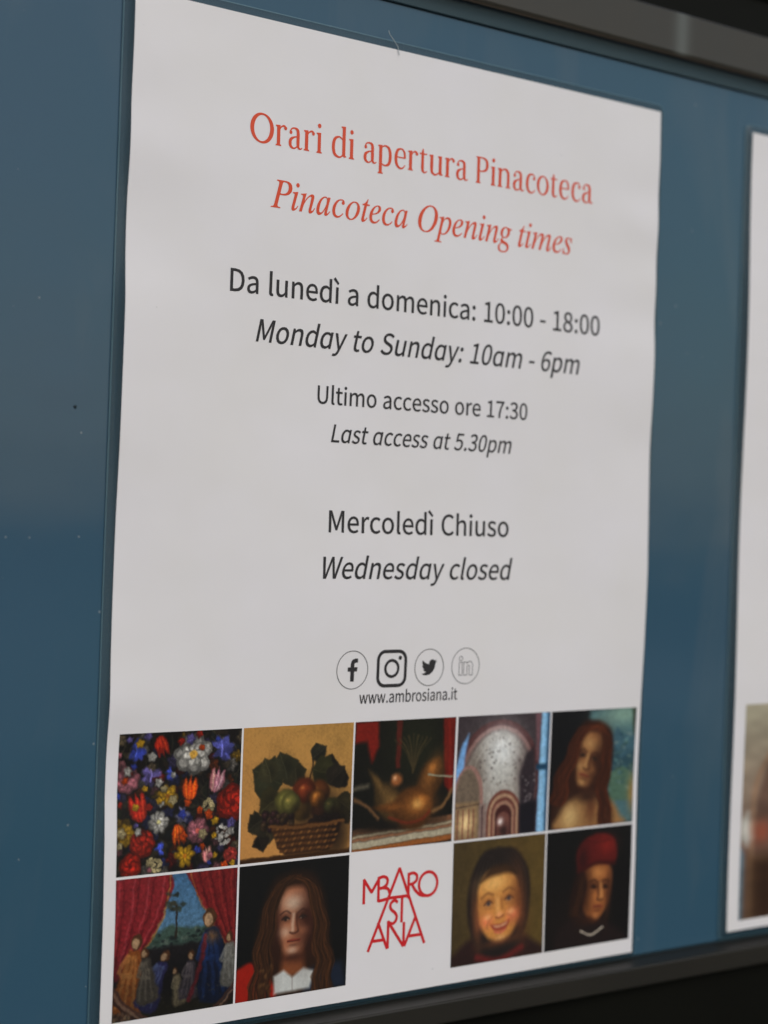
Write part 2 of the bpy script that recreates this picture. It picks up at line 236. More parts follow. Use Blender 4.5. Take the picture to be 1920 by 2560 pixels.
# ------------------------------------------------------------------ lettering
GL = json.loads(r'''{"s-":[311,[[41,219,270,219,270,282,41,282]]],"s.":[249,[[124,-12,147,-7,166,5,179,25,183,50,179,76,166,96,147,108,124,113,101,108,82,96,70,76,65,50,70,25,82,5,101,-7]]],"s0":[497,[[249,-12,333,10,397,73,438,180,453,330,438,479,397,584,333,647,249,668,164,647,100,584,59,479,45,330,59,180,100,73,164,10],[249,55,198,71,158,120,133,206,124,330,133,454,158,539,198,587,249,603,300,587,339,539,365,454,374,330,365,206,339,120,300,71]]],"s1":[497,[[79,0,439,0,439,68,307,68,307,656,244,656,216,642,185,629,149,618,108,609,108,558,226,558,226,68,79,68]]],"s3":[497,[[235,-12,318,1,385,38,430,97,447,175,436,237,406,285,362,321,308,342,308,346,355,370,392,404,416,449,424,504,410,573,370,625,309,657,233,668,179,662,132,645,89,621,50,590,94,538,124,564,156,584,192,597,230,601,276,594,311,573,333,540,341,498,332,448,301,408,245,382,159,372,159,310,255,300,318,274,353,232,363,178,354,127,326,89,284,65,230,56,179,63,136,79,99,103,68,132,26,79,62,45,109,16,166,-4]]],"s5":[497,[[234,-12,314,3,383,47,431,117,449,213,434,307,391,372,328,410,251,422,224,421,199,415,175,407,153,396,170,586,417,586,417,656,98,656,77,350,121,322,148,339,173,351,200,358,230,361,286,351,329,321,356,274,366,211,355,147,325,98,281,67,226,56,174,62,131,79,95,102,65,129,24,75,61,43,108,15,164,-4]]],"s6":[497,[[269,-12,342,4,402,47,443,114,458,201,445,292,409,356,351,394,276,407,237,402,197,386,160,362,127,328,142,457,179,541,232,587,296,601,326,597,354,587,379,571,400,550,447,601,417,628,381,649,340,663,293,668,201,648,124,587,70,477,50,313,67,171,113,70,182,9],[129,263,162,302,197,328,230,342,262,346,314,336,351,307,373,261,380,201,372,140,348,94,313,63,269,53,214,67,172,107,143,173]]],"s7":[497,[[177,0,262,0,275,175,305,326,361,465,455,607,455,656,44,656,44,586,362,586,281,454,226,319,193,171]]],"s8":[497,[[251,-12,334,1,399,37,441,91,456,158,446,218,422,265,387,302,345,330,345,335,375,363,403,399,424,444,432,493,420,563,384,617,328,653,252,666,181,654,124,620,86,567,72,499,80,451,99,410,127,376,161,348,161,345,117,315,79,275,51,224,41,163,57,93,100,38,167,1],[295,356,239,380,192,410,159,448,147,499,155,543,176,576,209,597,251,605,298,596,333,571,355,534,362,489,358,453,345,419,324,387],[251,49,197,58,153,83,124,122,114,170,120,215,139,255,168,290,204,319,270,290,326,259,364,217,378,160,369,115,343,80,303,57]]],"s:":[249,[[124,349,147,354,166,366,179,386,183,412,179,437,166,457,147,470,124,474,101,470,82,457,70,437,65,412,70,386,82,366,101,354],[124,-12,147,-7,166,5,179,25,183,50,179,76,166,96,147,108,124,113,101,108,82,96,70,76,65,50,70,25,82,5,101,-7]]],"sC":[571,[[337,-12,397,-5,450,13,497,42,539,82,493,135,460,104,425,81,385,66,341,61,256,80,192,133,151,218,137,330,152,441,194,524,259,577,344,595,384,591,419,578,450,559,478,533,523,587,490,617,448,643,399,661,343,668,227,644,135,577,74,470,52,328,73,185,133,78,224,11]]],"sD":[616,[[90,0,258,0,389,22,485,87,543,191,563,330,543,469,484,572,387,635,254,656,90,656],[173,68,173,589,247,589,348,572,421,522,464,441,478,330,464,219,421,137,348,86,247,68]]],"sL":[486,[[90,0,460,0,460,71,173,71,173,656,90,656]]],"sM":[727,[[90,0,165,0,165,363,154,557,158,557,210,407,335,66,390,66,514,407,567,557,570,557,559,363,559,0,636,0,636,656,537,656,412,305,366,168,362,168,315,305,190,656,90,656]]],"sS":[533,[[272,-12,365,3,435,43,479,102,495,175,484,238,456,286,413,322,360,350,267,390,228,407,193,429,167,459,158,500,166,540,191,570,230,589,280,595,323,591,363,579,398,560,430,534,473,587,434,620,388,645,337,662,280,668,198,655,132,619,89,564,73,494,86,431,117,384,160,350,207,326,301,285,344,264,379,241,402,210,411,167,401,124,374,90,331,69,273,61,223,67,175,83,130,109,92,142,43,85,89,45,144,15,205,-5]]],"sU":[645,[[323,-12,416,3,491,50,540,138,558,270,558,656,479,656,479,268,467,170,433,106,384,71,323,61,263,71,214,106,182,170,170,268,170,656,88,656,88,270,106,138,155,50,230,3]]],"sW":[786,[[162,0,260,0,358,396,391,545,395,545,427,396,526,0,626,0,762,656,683,656,612,299,576,86,571,86,524,299,433,656,357,656,267,299,220,86,217,86,177,299,108,656,23,656]]],"sa":[504,[[194,-12,238,-6,280,9,319,31,355,58,358,58,365,0,432,0,432,299,423,381,393,444,341,484,264,498,207,493,156,477,111,457,73,435,105,379,136,398,171,414,209,426,251,430,300,420,331,393,346,353,351,308,217,285,124,248,70,196,53,126,63,68,93,24,138,-2],[217,55,184,59,156,72,138,96,132,132,143,174,180,209,247,235,351,253,351,118,317,90,284,71,251,59]]],"sb":[553,[[296,-12,376,6,443,57,490,139,507,251,495,353,458,431,397,481,314,498,273,493,234,479,196,457,161,430,165,517,165,712,82,712,82,0,148,0,155,50,158,50,191,24,226,5,262,-7],[283,57,257,60,227,68,196,84,165,107,165,363,198,392,231,413,263,425,294,430,353,417,393,380,415,323,422,250,412,169,383,109,339,70]]],"sc":[456,[[274,-12,317,-7,358,5,396,24,431,49,396,105,371,86,344,70,314,60,281,56,220,70,172,108,142,166,131,243,142,319,174,378,222,416,284,430,311,427,336,418,359,405,380,388,422,441,394,463,362,481,324,494,280,498,191,481,116,431,65,351,47,243,64,135,112,55,184,5]]],"sd":[555,[[248,-12,290,-6,329,9,365,31,396,57,398,57,405,0,473,0,473,712,390,712,390,525,395,442,363,466,332,483,297,495,258,498,178,481,111,430,65,349,47,243,62,134,102,55,165,5],[266,57,209,70,167,106,141,165,132,243,143,319,173,378,217,416,272,430,302,427,331,418,360,402,390,379,390,124,360,94,330,74,298,61]]],"se":[496,[[279,-12,326,-8,368,3,405,18,439,38,410,92,382,76,353,64,322,56,288,54,225,66,175,100,142,153,127,224,455,224,458,270,445,364,408,436,347,482,264,498,183,481,114,430,65,349,47,243,65,135,114,55,188,6],[126,282,142,346,174,394,216,423,266,433,317,423,355,394,378,347,387,282]]],"sh":[543,[[82,0,165,0,165,353,199,385,230,408,262,422,297,427,339,419,367,396,384,356,389,297,389,0,471,0,471,308,462,390,435,449,388,486,322,498,275,492,234,475,196,449,161,417,165,517,165,712,82,712]]],"si":[246,[[82,0,165,0,165,486,82,486],[124,586,146,590,163,601,174,618,178,641,174,662,163,679,146,690,124,694,102,690,85,679,74,662,70,641,74,618,85,601,102,590]]],"sl":[254,[[168,-12,216,-4,204,58,187,56,178,58,171,64,166,75,165,91,165,712,82,712,82,97,87,51,102,17,129,-4]]],"sm":[829,[[82,0,165,0,165,353,197,385,228,409,258,422,286,427,327,419,355,396,371,356,377,297,377,0,458,0,458,353,491,385,523,409,552,422,581,427,621,419,649,396,666,356,671,297,671,0,753,0,753,308,744,390,717,449,671,486,606,498,563,492,522,472,483,443,445,405,426,444,398,473,360,492,311,498,268,492,229,474,193,448,159,415,158,415,149,486,82,486]]],"sn":[546,[[82,0,165,0,165,353,199,385,230,408,262,422,297,427,339,419,367,396,384,356,389,297,389,0,471,0,471,308,462,390,435,449,388,486,322,498,275,492,233,474,195,448,159,415,158,415,149,486,82,486]]],"so":[542,[[271,-12,356,5,428,55,477,135,496,243,477,351,428,431,356,481,271,498,186,481,114,431,65,351,47,243,65,135,114,55,186,5],[271,56,214,70,169,108,141,166,131,243,141,319,169,378,214,416,271,430,329,416,373,378,402,319,413,243,402,166,373,108,329,70]]],"sp":[555,[[82,-205,165,-205,165,-40,162,45,195,20,229,3,263,-8,296,-12,376,6,443,57,490,139,507,251,495,353,458,431,397,481,314,498,272,493,232,478,194,456,159,430,158,430,149,486,82,486],[283,57,257,60,228,68,197,84,165,107,165,363,199,392,231,413,263,425,294,430,353,417,393,380,415,323,422,250,412,169,383,109,339,70]]],"sr":[347,[[82,0,165,0,165,312,192,365,223,400,255,419,286,425,334,417,349,488,297,498,258,491,221,471,188,439,159,397,158,397,149,486,82,486]]],"ss":[419,[[209,-12,285,0,341,31,374,77,386,132,373,191,338,231,291,259,238,280,199,296,165,313,142,335,133,364,139,392,155,414,184,429,224,435,254,432,282,423,309,409,334,392,373,443,343,465,307,482,266,494,223,498,152,488,99,458,67,415,55,361,68,307,101,269,146,241,197,220,237,204,273,185,298,160,308,128,302,98,284,74,254,58,212,52,171,56,134,68,100,86,68,110,29,55,66,29,110,7,159,-7]]],"st":[337,[[234,-12,325,6,309,68,253,55,218,61,195,79,182,108,178,148,178,420,311,420,311,486,178,486,178,623,110,623,101,486,24,481,24,420,97,420,97,150,104,84,127,33,170,0]]],"su":[543,[[225,-12,271,-5,312,12,350,40,385,76,388,76,394,0,462,0,462,486,380,486,380,141,347,104,316,79,284,64,249,59,207,66,179,90,163,130,158,188,158,486,75,486,75,178,84,96,111,37,158,1]]],"sw":[718,[[159,0,254,0,323,260,356,402,361,402,394,262,464,0,563,0,694,486,616,486,545,205,515,70,511,70,477,205,401,486,321,486,245,205,213,70,209,70,180,205,107,486,24,486]]],"sy":[466,[[90,-209,155,-196,205,-161,243,-107,272,-41,455,486,375,486,287,217,248,79,243,79,195,217,97,486,12,486,207,-1,196,-38,178,-79,154,-112,124,-134,87,-142,49,-134,33,-200]]],"sì":[246,[[82,0,165,0,165,486,82,486],[139,573,180,614,38,780,-19,727]]],"iO":[711,[[275,-14,239,-12,205,-7,173,2,145,15,119,31,96,50,76,72,60,97,46,124,37,155,31,188,30,223,31,254,35,285,43,317,53,348,65,378,80,408,97,437,116,465,137,492,159,517,183,541,208,562,235,582,262,600,291,616,320,629,349,640,379,647,409,652,439,654,476,652,509,646,540,637,568,624,594,608,616,588,635,566,651,541,664,513,673,483,679,450,680,416,679,390,676,365,671,338,664,312,655,286,644,260,632,234,618,209,550,116,531,96,511,77,490,60,468,44,423,19,376,1,327,-10],[276,14,300,15,323,20,346,28,368,40,390,54,411,70,431,89,450,110,469,133,486,157,502,184,516,211,530,240,541,270,552,300,560,331,567,362,572,394,575,425,576,456,574,495,567,529,556,558,541,582,521,601,498,615,471,623,441,626,416,624,391,619,367,609,342,597,318,581,295,562,272,540,251,515,231,488,212,459,195,427,179,394,146,291,134,189,136,149,143,114,155,84,171,59,192,39,216,25,245,17]]],"iP":[555,[[-46,0,-42,18,-37,18,-17,19,0,22,14,27,25,34,34,44,43,58,50,77,57,100,173,530,181,577,180,588,177,597,172,605,165,610,112,621,116,640,368,640,453,631,513,604,550,559,562,496,560,469,554,444,544,420,530,398,513,378,492,360,468,344,440,330,410,320,377,312,342,307,304,306,219,306,213,305,208,303,205,300,202,295,148,89,146,76,144,63,145,51,149,41,155,33,164,28,227,18,222,0],[265,334,310,336,349,345,382,359,409,378,430,402,445,431,455,464,458,501,456,528,450,551,441,570,428,585,411,597,390,605,365,610,336,612,323,611,312,610,303,606,296,602,290,596,284,586,279,573,274,557,221,362,219,348,226,336]]],"ia":[471,[[68,-11,51,-10,36,-5,23,3,12,14,2,29,-4,46,-8,66,-9,89,-7,126,-1,164,10,203,25,241,45,279,67,314,94,347,124,377,155,403,187,421,220,432,252,435,278,432,298,423,312,407,320,385,332,425,402,425,318,124,305,61,306,55,309,51,314,49,321,48,332,52,347,64,366,83,388,110,401,99,364,51,330,16,298,-4,269,-11,252,-8,241,0,233,13,231,31,233,50,239,78,249,115,263,162,237,121,212,86,187,56,164,32,141,13,117,0,93,-8],[113,45,124,47,135,50,147,57,159,66,209,120,255,194,289,277,301,354,298,379,290,397,275,408,254,411,233,408,211,400,191,386,170,366,151,341,133,312,116,278,102,241,80,167,73,101,76,76,83,59,95,49]]],"ic":[410,[[137,-11,106,-8,79,0,56,13,36,31,20,55,8,82,1,114,-1,150,0,172,3,195,9,218,17,241,26,263,38,285,51,306,66,326,83,345,101,363,120,379,141,394,173,412,206,425,240,433,275,435,295,434,313,430,329,424,342,416,353,405,361,393,365,381,367,367,366,356,364,345,360,336,354,329,348,322,340,318,331,315,321,314,303,317,291,324,283,335,281,351,285,368,295,385,300,391,303,398,301,404,295,408,286,411,272,411,247,409,223,402,201,390,178,373,158,352,139,327,123,300,108,270,96,238,88,207,83,177,81,148,83,122,87,100,95,80,105,63,118,49,133,39,149,33,168,31,204,37,240,52,276,77,313,113,328,97,281,50,233,16,185,-4]]],"ie":[396,[[122,-9,94,-7,69,0,47,12,29,29,14,50,3,74,-3,103,-6,136,-4,158,-1,181,5,204,12,227,22,251,34,273,48,296,63,318,80,338,99,357,118,374,139,390,171,410,204,424,236,433,269,435,289,434,306,431,320,425,333,417,342,407,349,396,354,382,355,366,351,338,338,311,316,285,287,261,248,239,202,221,147,207,84,196,79,162,78,135,83,91,99,60,126,41,164,35,197,40,232,54,267,78,304,112,318,98,296,72,273,50,250,31,226,17,202,5,177,-3,150,-8],[88,217,132,226,170,238,203,254,231,274,253,296,269,320,278,346,281,373,279,390,273,401,262,408,248,410,233,409,218,404,203,396,188,385,173,372,158,356,144,337,131,317,118,294,107,270,97,244]]],"ig":[394,[[87,-211,52,-209,21,-203,-5,-194,-29,-180,-47,-164,-61,-146,-69,-125,-71,-103,-64,-65,-41,-30,-4,3,49,33,31,43,18,53,11,65,8,79,10,87,14,96,20,105,30,116,80,166,51,186,31,210,18,237,14,268,15,290,20,312,28,332,40,352,54,371,70,387,89,402,110,415,133,425,157,432,182,437,209,438,226,437,244,434,263,429,284,422,338,407,398,407,398,366,335,366,341,325,339,302,335,280,327,259,315,239,301,221,285,205,267,191,246,178,224,169,201,162,177,158,152,156,113,159,100,149,91,138,85,129,83,119,88,108,101,97,123,86,154,75,188,64,218,52,245,39,267,26,284,10,297,-8,304,-30,307,-55,305,-77,300,-98,292,-118,280,-136,265,-153,247,-168,226,-181,203,-191,177,-200,149,-206,119,-210],[153,177,168,179,182,183,195,190,208,201,219,213,230,227,239,244,247,262,254,281,259,301,262,322,263,343,261,359,258,374,253,387,246,397,237,405,227,411,215,415,202,416,189,414,175,410,162,403,149,392,137,380,126,365,116,349,108,331,101,312,96,292,93,272,92,251,95,219,107,196,126,182],[104,-182,164,-176,208,-157,234,-126,242,-82,241,-71,238,-61,232,-52,225,-43,181,-13,129,7,72,25,35,0,8,-28,-8,-57,-13,-88,-6,-129,16,-159,53,-176]]],"ii":[244,[[168,542,159,543,151,545,143,549,135,556,129,563,125,571,122,579,121,589,122,598,125,606,129,614,135,622,143,629,151,633,159,636,168,637,178,636,186,633,194,629,202,623,208,615,213,607,215,598,216,589,215,579,213,570,209,562,202,555,195,549,187,545,178,543],[45,-11,25,-8,11,2,3,18,0,40,5,73,16,118,76,332,80,349,82,363,81,372,79,379,74,385,68,389,24,396,28,411,89,420,132,427,170,435,175,435,178,433,180,429,180,424,179,416,177,408,87,108,79,71,81,59,84,51,90,46,99,44,114,49,133,62,154,84,178,116,192,102,154,52,116,17,80,-4]]],"im":[757,[[564,-10,544,-7,529,3,521,19,518,43,529,107,583,300,593,350,591,362,586,371,577,376,566,378,554,377,541,372,526,365,511,354,447,288,385,189,345,99,314,0,241,0,324,279,337,354,336,365,331,372,323,377,312,378,270,362,214,316,156,246,119,177,87,96,55,0,-18,0,68,291,80,335,84,362,83,371,81,378,76,383,70,387,23,396,27,412,129,426,156,433,169,435,174,435,177,433,179,429,179,424,178,416,176,408,125,244,192,327,254,387,310,423,362,434,387,431,404,421,414,404,418,381,416,360,411,332,403,297,392,253,453,333,511,389,566,423,617,434,642,431,659,421,669,403,673,379,669,348,659,306,600,90,598,79,596,68,597,60,600,53,606,49,613,48,621,49,629,53,637,58,645,66,664,88,687,119,700,104,666,54,632,18,598,-3]]],"in":[501,[[306,-12,296,-11,287,-9,279,-5,272,1,267,8,263,17,261,27,260,38,262,58,269,90,281,135,297,193,334,349,332,362,328,371,320,376,310,378,301,377,291,374,280,369,269,362,219,320,169,261,128,195,110,158,93,113,75,61,58,0,-17,0,73,304,85,361,84,370,82,376,78,382,73,385,31,392,24,392,27,409,92,417,138,426,179,435,183,432,183,423,128,244,162,289,196,328,228,360,259,387,288,407,315,422,340,431,362,434,386,430,403,421,413,405,416,383,413,346,403,306,349,121,341,88,337,67,339,58,342,52,348,48,357,46,371,51,388,66,407,90,429,125,444,114,410,59,376,19,341,-4]]],"io":[483,[[145,-11,113,-9,84,-1,58,12,36,30,18,52,5,78,-3,108,-6,141,-4,167,1,193,8,219,19,245,32,271,48,295,65,319,85,341,106,361,128,379,151,395,176,409,201,421,227,429,252,434,277,435,311,433,341,425,367,412,390,394,408,372,421,346,429,317,432,284,430,261,427,237,421,214,412,190,401,167,388,144,374,122,358,101,340,81,321,63,301,46,280,31,247,13,214,0,180,-8],[155,16,174,17,193,23,211,32,228,44,245,59,261,76,277,96,291,117,304,140,315,164,325,189,334,214,341,239,346,264,349,288,350,312,345,355,331,386,306,405,272,411,249,409,227,401,204,387,182,368,161,345,141,318,123,287,107,252,94,216,84,181,79,147,77,115,78,92,82,72,88,55,98,41,109,30,122,22,138,17]]],"ip":[469,[[-132,-205,-128,-189,-107,-187,-91,-184,-77,-179,-67,-173,-59,-164,-52,-153,-45,-138,-40,-119,75,324,79,343,82,361,82,370,80,377,76,383,71,386,22,393,27,409,86,417,128,425,170,434,179,427,177,411,154,344,192,384,231,413,270,430,312,435,336,433,358,427,377,417,393,402,406,384,416,363,421,338,423,311,422,283,417,255,410,227,399,199,386,171,371,145,354,119,335,95,314,72,292,52,269,34,244,18,218,6,192,-3,166,-8,139,-10,118,-9,99,-6,82,0,68,7,41,-112,31,-156,33,-164,36,-171,41,-177,49,-182,105,-189,101,-205],[139,13,158,15,177,20,195,29,214,41,231,56,248,73,263,92,278,113,292,136,304,160,315,185,324,211,331,237,337,263,340,288,341,313,340,332,337,348,331,361,324,373,314,382,302,389,289,392,275,394,251,391,229,382,207,368,187,348,168,322,151,293,137,260,126,223,92,88,88,71,86,55,89,36,99,23,116,16]]],"is":[342,[[107,-11,89,-10,73,-9,58,-5,44,-1,8,8,0,7,-6,5,-10,1,-12,-6,-31,-6,-10,146,6,145,8,115,14,89,22,66,33,48,46,33,61,22,79,16,98,14,113,15,128,19,140,26,152,36,161,48,168,62,172,77,173,94,171,111,166,128,156,146,143,165,115,202,87,240,63,284,55,327,57,350,63,370,73,389,87,405,104,418,124,428,145,433,169,435,228,426,266,416,275,417,282,420,286,425,287,433,303,433,285,295,269,295,259,346,241,382,214,404,179,411,168,410,158,407,149,403,141,396,134,387,129,379,126,369,125,359,127,343,133,326,144,307,159,287,188,250,214,213,238,167,247,122,246,104,242,87,237,70,229,55,219,41,207,28,194,17,179,7,163,-1,146,-7,127,-10]]],"it":[257,[[45,-11,26,-8,12,1,4,15,1,36,3,61,9,85,91,389,27,389,31,409,73,423,113,449,151,488,187,540,208,540,173,419,251,419,244,389,165,389,91,107,82,62,83,53,86,47,92,44,99,43,112,47,128,59,148,80,171,109,185,93,149,48,113,15,79,-5]]]}''')
def cdt_contours(cs):
    pts = []; ed = []
    for c in cs:
        b = len(pts); n = len(c); pts += [Vector(p) for p in c]; ed += [(b+i, b+(i+1) % n) for i in range(n)]
    v, e, f, *_ = delaunay_2d_cdt(pts, ed, [], 0, 1e-4)
    V = np.array([tuple(p) for p in v]); keep = []
    for t in f:
        c = V[list(t)].mean(0); ins = False
        for q in cs:
            q = np.asarray(q); x1, y1 = q[:, 0], q[:, 1]; x2, y2 = np.roll(x1, -1), np.roll(y1, -1)
            cr = ((y1 > c[1]) != (y2 > c[1]))
            with np.errstate(divide='ignore', invalid='ignore'):
                xi = x1+(c[1]-y1)*(x2-x1)/(y2-y1)
            if (cr & (c[0] < xi)).sum() % 2: ins = not ins
        if ins: keep.append(tuple(t))
    return V, keep
def cdt_faces(polys):
    pts = []; fc = []
    tri = []
    for p in polys:        # stroke segments go in as triangles, which cannot cross themselves
        tri += [[p[0], p[1], p[2]], [p[0], p[2], p[3]]] if len(p) == 4 else [p]
    for p in tri:
        a = sum(p[i][0]*p[(i+1) % len(p)][1]-p[(i+1) % len(p)][0]*p[i][1] for i in range(len(p)))
        if abs(a) < 1e-9: continue
        if a < 0: p = p[::-1]                      # the triangulator wants them counter-clockwise
        b = len(pts); pts += [Vector(q) for q in p]; fc.append(list(range(b, b+len(p))))
    v, e, f, ov, oe, of = delaunay_2d_cdt(pts, [], fc, 0, 1e-4)
    return np.array([tuple(p) for p in v]), [tuple(t) for t, o in zip(f, of) if len(o)]
def embolden(cs, d):
    out = []
    # the ink lies on one side of every contour; find it from the outermost contour
    def area(c): c = np.asarray(c); return .5*np.sum(c[:, 0]*np.roll(c[:, 1], -1)-np.roll(c[:, 0], -1)*c[:, 1])
    big = max(cs, key=lambda c: abs(area(c))); s = 1 if area(big) > 0 else -1
    for c in cs:
        c = np.asarray(c, float); p = np.roll(c, 1, 0); q = np.roll(c, -1, 0)
        t1 = c-p; t2 = q-c
        t1 /= np.maximum(np.linalg.norm(t1, axis=1), 1e-6)[:, None]; t2 /= np.maximum(np.linalg.norm(t2, axis=1), 1e-6)[:, None]
        n1 = np.stack([t1[:, 1], -t1[:, 0]], 1); n2 = np.stack([t2[:, 1], -t2[:, 0]], 1); n = n1+n2
        L = np.maximum((n*n1).sum(1), .5); out.append(c+s*d*n/L[:, None])
    return out
def catmull(pts, k=7):
    P = np.array(pts, float)
    if len(P) == 2: return P
    Q = np.vstack([2*P[0]-P[1], P, 2*P[-1]-P[-2]]); out = []
    for i in range(1, len(Q)-2):
        for t in np.arange(k)/k:
            a, b, c, d = Q[i-1], Q[i], Q[i+1], Q[i+2]
            out.append(.5*((2*b)+(-a+c)*t+(2*a-5*b+4*c-d)*t*t+(-a+3*b-3*c+d)*t**3))
    out.append(P[-1]); return np.array(out)
def stroke(pts, k=7, w=None):
    P = [(p[0], p[1], (p[2] if len(p) > 2 else w)) for p in pts]
    C = catmull(P, k); T = np.gradient(C[:, :2], axis=0); T /= np.maximum(np.linalg.norm(T, axis=1), 1e-9)[:, None]
    N = np.stack([-T[:, 1], T[:, 0]], 1)*(C[:, 2]/2)[:, None]
    A = C[:, :2]+N; B = C[:, :2]-N
    return [[tuple(A[i]), tuple(A[i+1]), tuple(B[i+1]), tuple(B[i])][::-1] for i in range(len(C)-1)]
def ring(cx, cy, rx, ry, wf, n=40):
    P = []
    for i in range(n+1):
        a = 2*math.pi*i/n; P.append((cx+rx*math.cos(a), cy+ry*math.sin(a), wf(a)))
    C = np.array(P); out = []
    for i in range(n):
        q = []
        for j, s in ((i, 1), (i+1, 1), (i+1, -1), (i, -1)):
            x, y, ww = C[j]; a = 2*math.pi*j/n; q.append((x+s*ww/2*math.cos(a), y+s*ww/2*math.sin(a)))
        out.append(q[::-1])
    return out
def dot(cx, cy, r, n=16, ry=None): return [[(cx+r*math.cos(2*math.pi*i/n), cy+(ry or r)*math.sin(2*math.pi*i/n)) for i in range(n)]]
def rect(x0, x1, y0, y1): return [[(x0, y0), (x1, y0), (x1, y1), (x0, y1)]]
def poly(*p): return [list(p)]
SW = 100
def stem(x, y0, y1): return rect(x-SW/2, x+SW/2, y0, y1)
def foot(x, y=0, l=84, r=84): return poly((x-l, y), (x+r, y), (x+r, y+24), (x+SW/2, y+42), (x-SW/2, y+42), (x-l, y+24))
def flag(x, y, l=88): return poly((x-l, y-34), (x-SW/2, y-58), (x+SW/2, y-50), (x+SW/2, y), (x-l, y-12))
SERIF = {
 'O': (760, ring(380, 330, 295, 322, lambda a: 44+72*abs(math.cos(a+.12))**1.5)),
 'o': (510, ring(255, 238, 180, 232, lambda a: 34+62*abs(math.cos(a+.15))**1.6)),
 'r': (385, stem(115, 20, 470)+foot(115)+flag(115, 482)+stroke([(125, 330, 26), (180, 430, 34), (255, 470, 46), (315, 455, 60)])+dot(322, 425, 45)),
 'a': (470, dot(100, 362, 44)+stroke([(78, 385, 34), (130, 450, 36), (215, 470, 42), (300, 435, 80), (322, 345, 92), (322, 110, 92), (345, 32, 62), (405, 10, 34), (455, 42, 26)])
            +stroke([(322, 288, 28), (205, 262, 40), (108, 205, 78), (82, 125, 92), (105, 45, 76), (180, 5, 42), (255, 25, 34), (322, 88, 28)])),
 'i': (255, stem(125, 20, 470)+foot(125)+flag(125, 482)+dot(122, 635, 54)),
 'd': (545, stroke([(410, 95, 28), (335, 12, 38), (240, 0, 50), (125, 65, 84), (88, 235, 96), (128, 400, 82), (245, 472, 42), (340, 445, 34), (410, 380, 28)])
            +stem(420, 20, 725)+flag(420, 738, 90)+poly((420, 0), (505, 18), (505, 40), (420, 62))),
 'p': (535, stem(120, -205, 470)+foot(120, -212)+flag(120, 482)+stroke([(125, 385, 28), (195, 450, 36), (295, 470, 46), (400, 408, 82), (440, 240, 96), (400, 65, 82), (290, 2, 46), (190, 18, 34), (125, 88, 28)])),
 'e': (470, rect(100, 405, 248, 280)+stroke([(392, 262, 66), (375, 385, 66), (315, 458, 46), (240, 470, 40), (140, 418, 76), (92, 250, 96), (125, 82, 84), (225, 4, 52), (325, 18, 36), (405, 95, 26)])),
 't': (325, stroke([(150, 585, 22), (138, 470, 80), (138, 110, 92), (160, 35, 72), (220, 8, 38), (300, 48, 24)])+rect(32, 285, 440, 474)),
 'u': (555, stem(125, 140, 470)+flag(125, 482)+stroke([(125, 150, 92), (140, 60, 84), (205, 12, 56), (290, 12, 42), (410, 95, 28)])+stem(420, 20, 470)+flag(420, 482)+poly((420, 0), (512, 18), (512, 40), (420, 62))),
 'P': (540, stem(130, 20, 640)+foot(130)+poly((40, 636), (46+40, 618), (180, 618), (180, 660), (40, 660))+stroke([(130, 643, 34), (290, 640, 40), (405, 590, 76), (440, 478, 96), (405, 365, 76), (290, 312, 40), (160, 308, 32)])),
 'n': (555, stem(118, 20, 470)+foot(118)+flag(118, 482)+stroke([(122, 345, 26), (190, 430, 34), (285, 468, 50), (385, 415, 86), (415, 320, 92), (415, 20, 92)])+foot(415)),
 'c': (425, dot(345, 368, 44)+stroke([(372, 385, 32), (325, 452, 38), (240, 470, 42), (135, 412, 80), (92, 235, 96), (130, 70, 82), (225, 2, 50), (315, 14, 36), (388, 82, 26)])),
}
_cache = {}
def glyph(font, ch, bold):
    k = (font, ch, bold)
    if k in _cache: return _cache[k]
    if font == 'serif':
        adv, polys = SERIF[ch]; V, F = cdt_faces(polys)
    else:
        src = ch; f = 's' if font in ('sans', 'slant') else 'i'
        if font == 'slant' and ch == 'a': src = 'd'
        adv, cs = GL[f+src]; cs = [np.array(c, float).reshape(-1, 2) for c in cs]
        if font == 'slant' and ch == 'a':
            for c in cs: c[:, 1] = np.where(c[:, 1] > 492, 492, c[:, 1])
            c0 = []
            for c in cs:     # drop the points that fell together
                q = [c[0]]
                for p in c[1:]:
                    if np.linalg.norm(p-q[-1]) > 2: q.append(p)
                c0.append(np.array(q))
            cs = c0
        if bold: cs = embolden(cs, bold)
        V, F = cdt_contours([c.tolist() for c in cs])
        if font == 'slant': V = V.copy(); V[:, 0] += V[:, 1]*.20
    _cache[k] = (adv, V, F); return _cache[k]
def text_2d(s, font, size, x0, x1, z, bold=0, space=235):
    """size = mm per 1000 units; ink stretched to run from x0 to x1; baseline at z"""
    X = 0; VV = []; FF = []; n = 0
    for ch in s:
        if ch == ' ': X += space; continue
        adv, V, F = glyph(font, ch, bold)
        VV.append(V+[X, 0]); FF += [tuple(i+n for i in f) for f in F]; n += len(V); X += adv
    V = np.vstack(VV); a, b = V[:, 0].min(), V[:, 0].max()
    V[:, 0] = x0+(V[:, 0]-a)/(b-a)*(x1-x0); V[:, 1] = z+V[:, 1]*size/1000
    return V, FF
def print_2d(name, V, F, m, parent, yf, off=.07, label=None):
    V = np.asarray(V); y = yf(V[:, 0], V[:, 1])-off
    W = np.stack([V[:, 0], y, V[:, 1]], 1)*MM
    # face the reader
    out = []
    for f in F:
        a, b, c = V[f[0]], V[f[1]], V[f[2]]
        s = (b[0]-a[0])*(c[1]-a[1])-(b[1]-a[1])*(c[0]-a[0])
        out.append(tuple(f) if s > 0 else tuple(f)[::-1])
    return mesh_obj(name, W, out, m, parent, label=label)

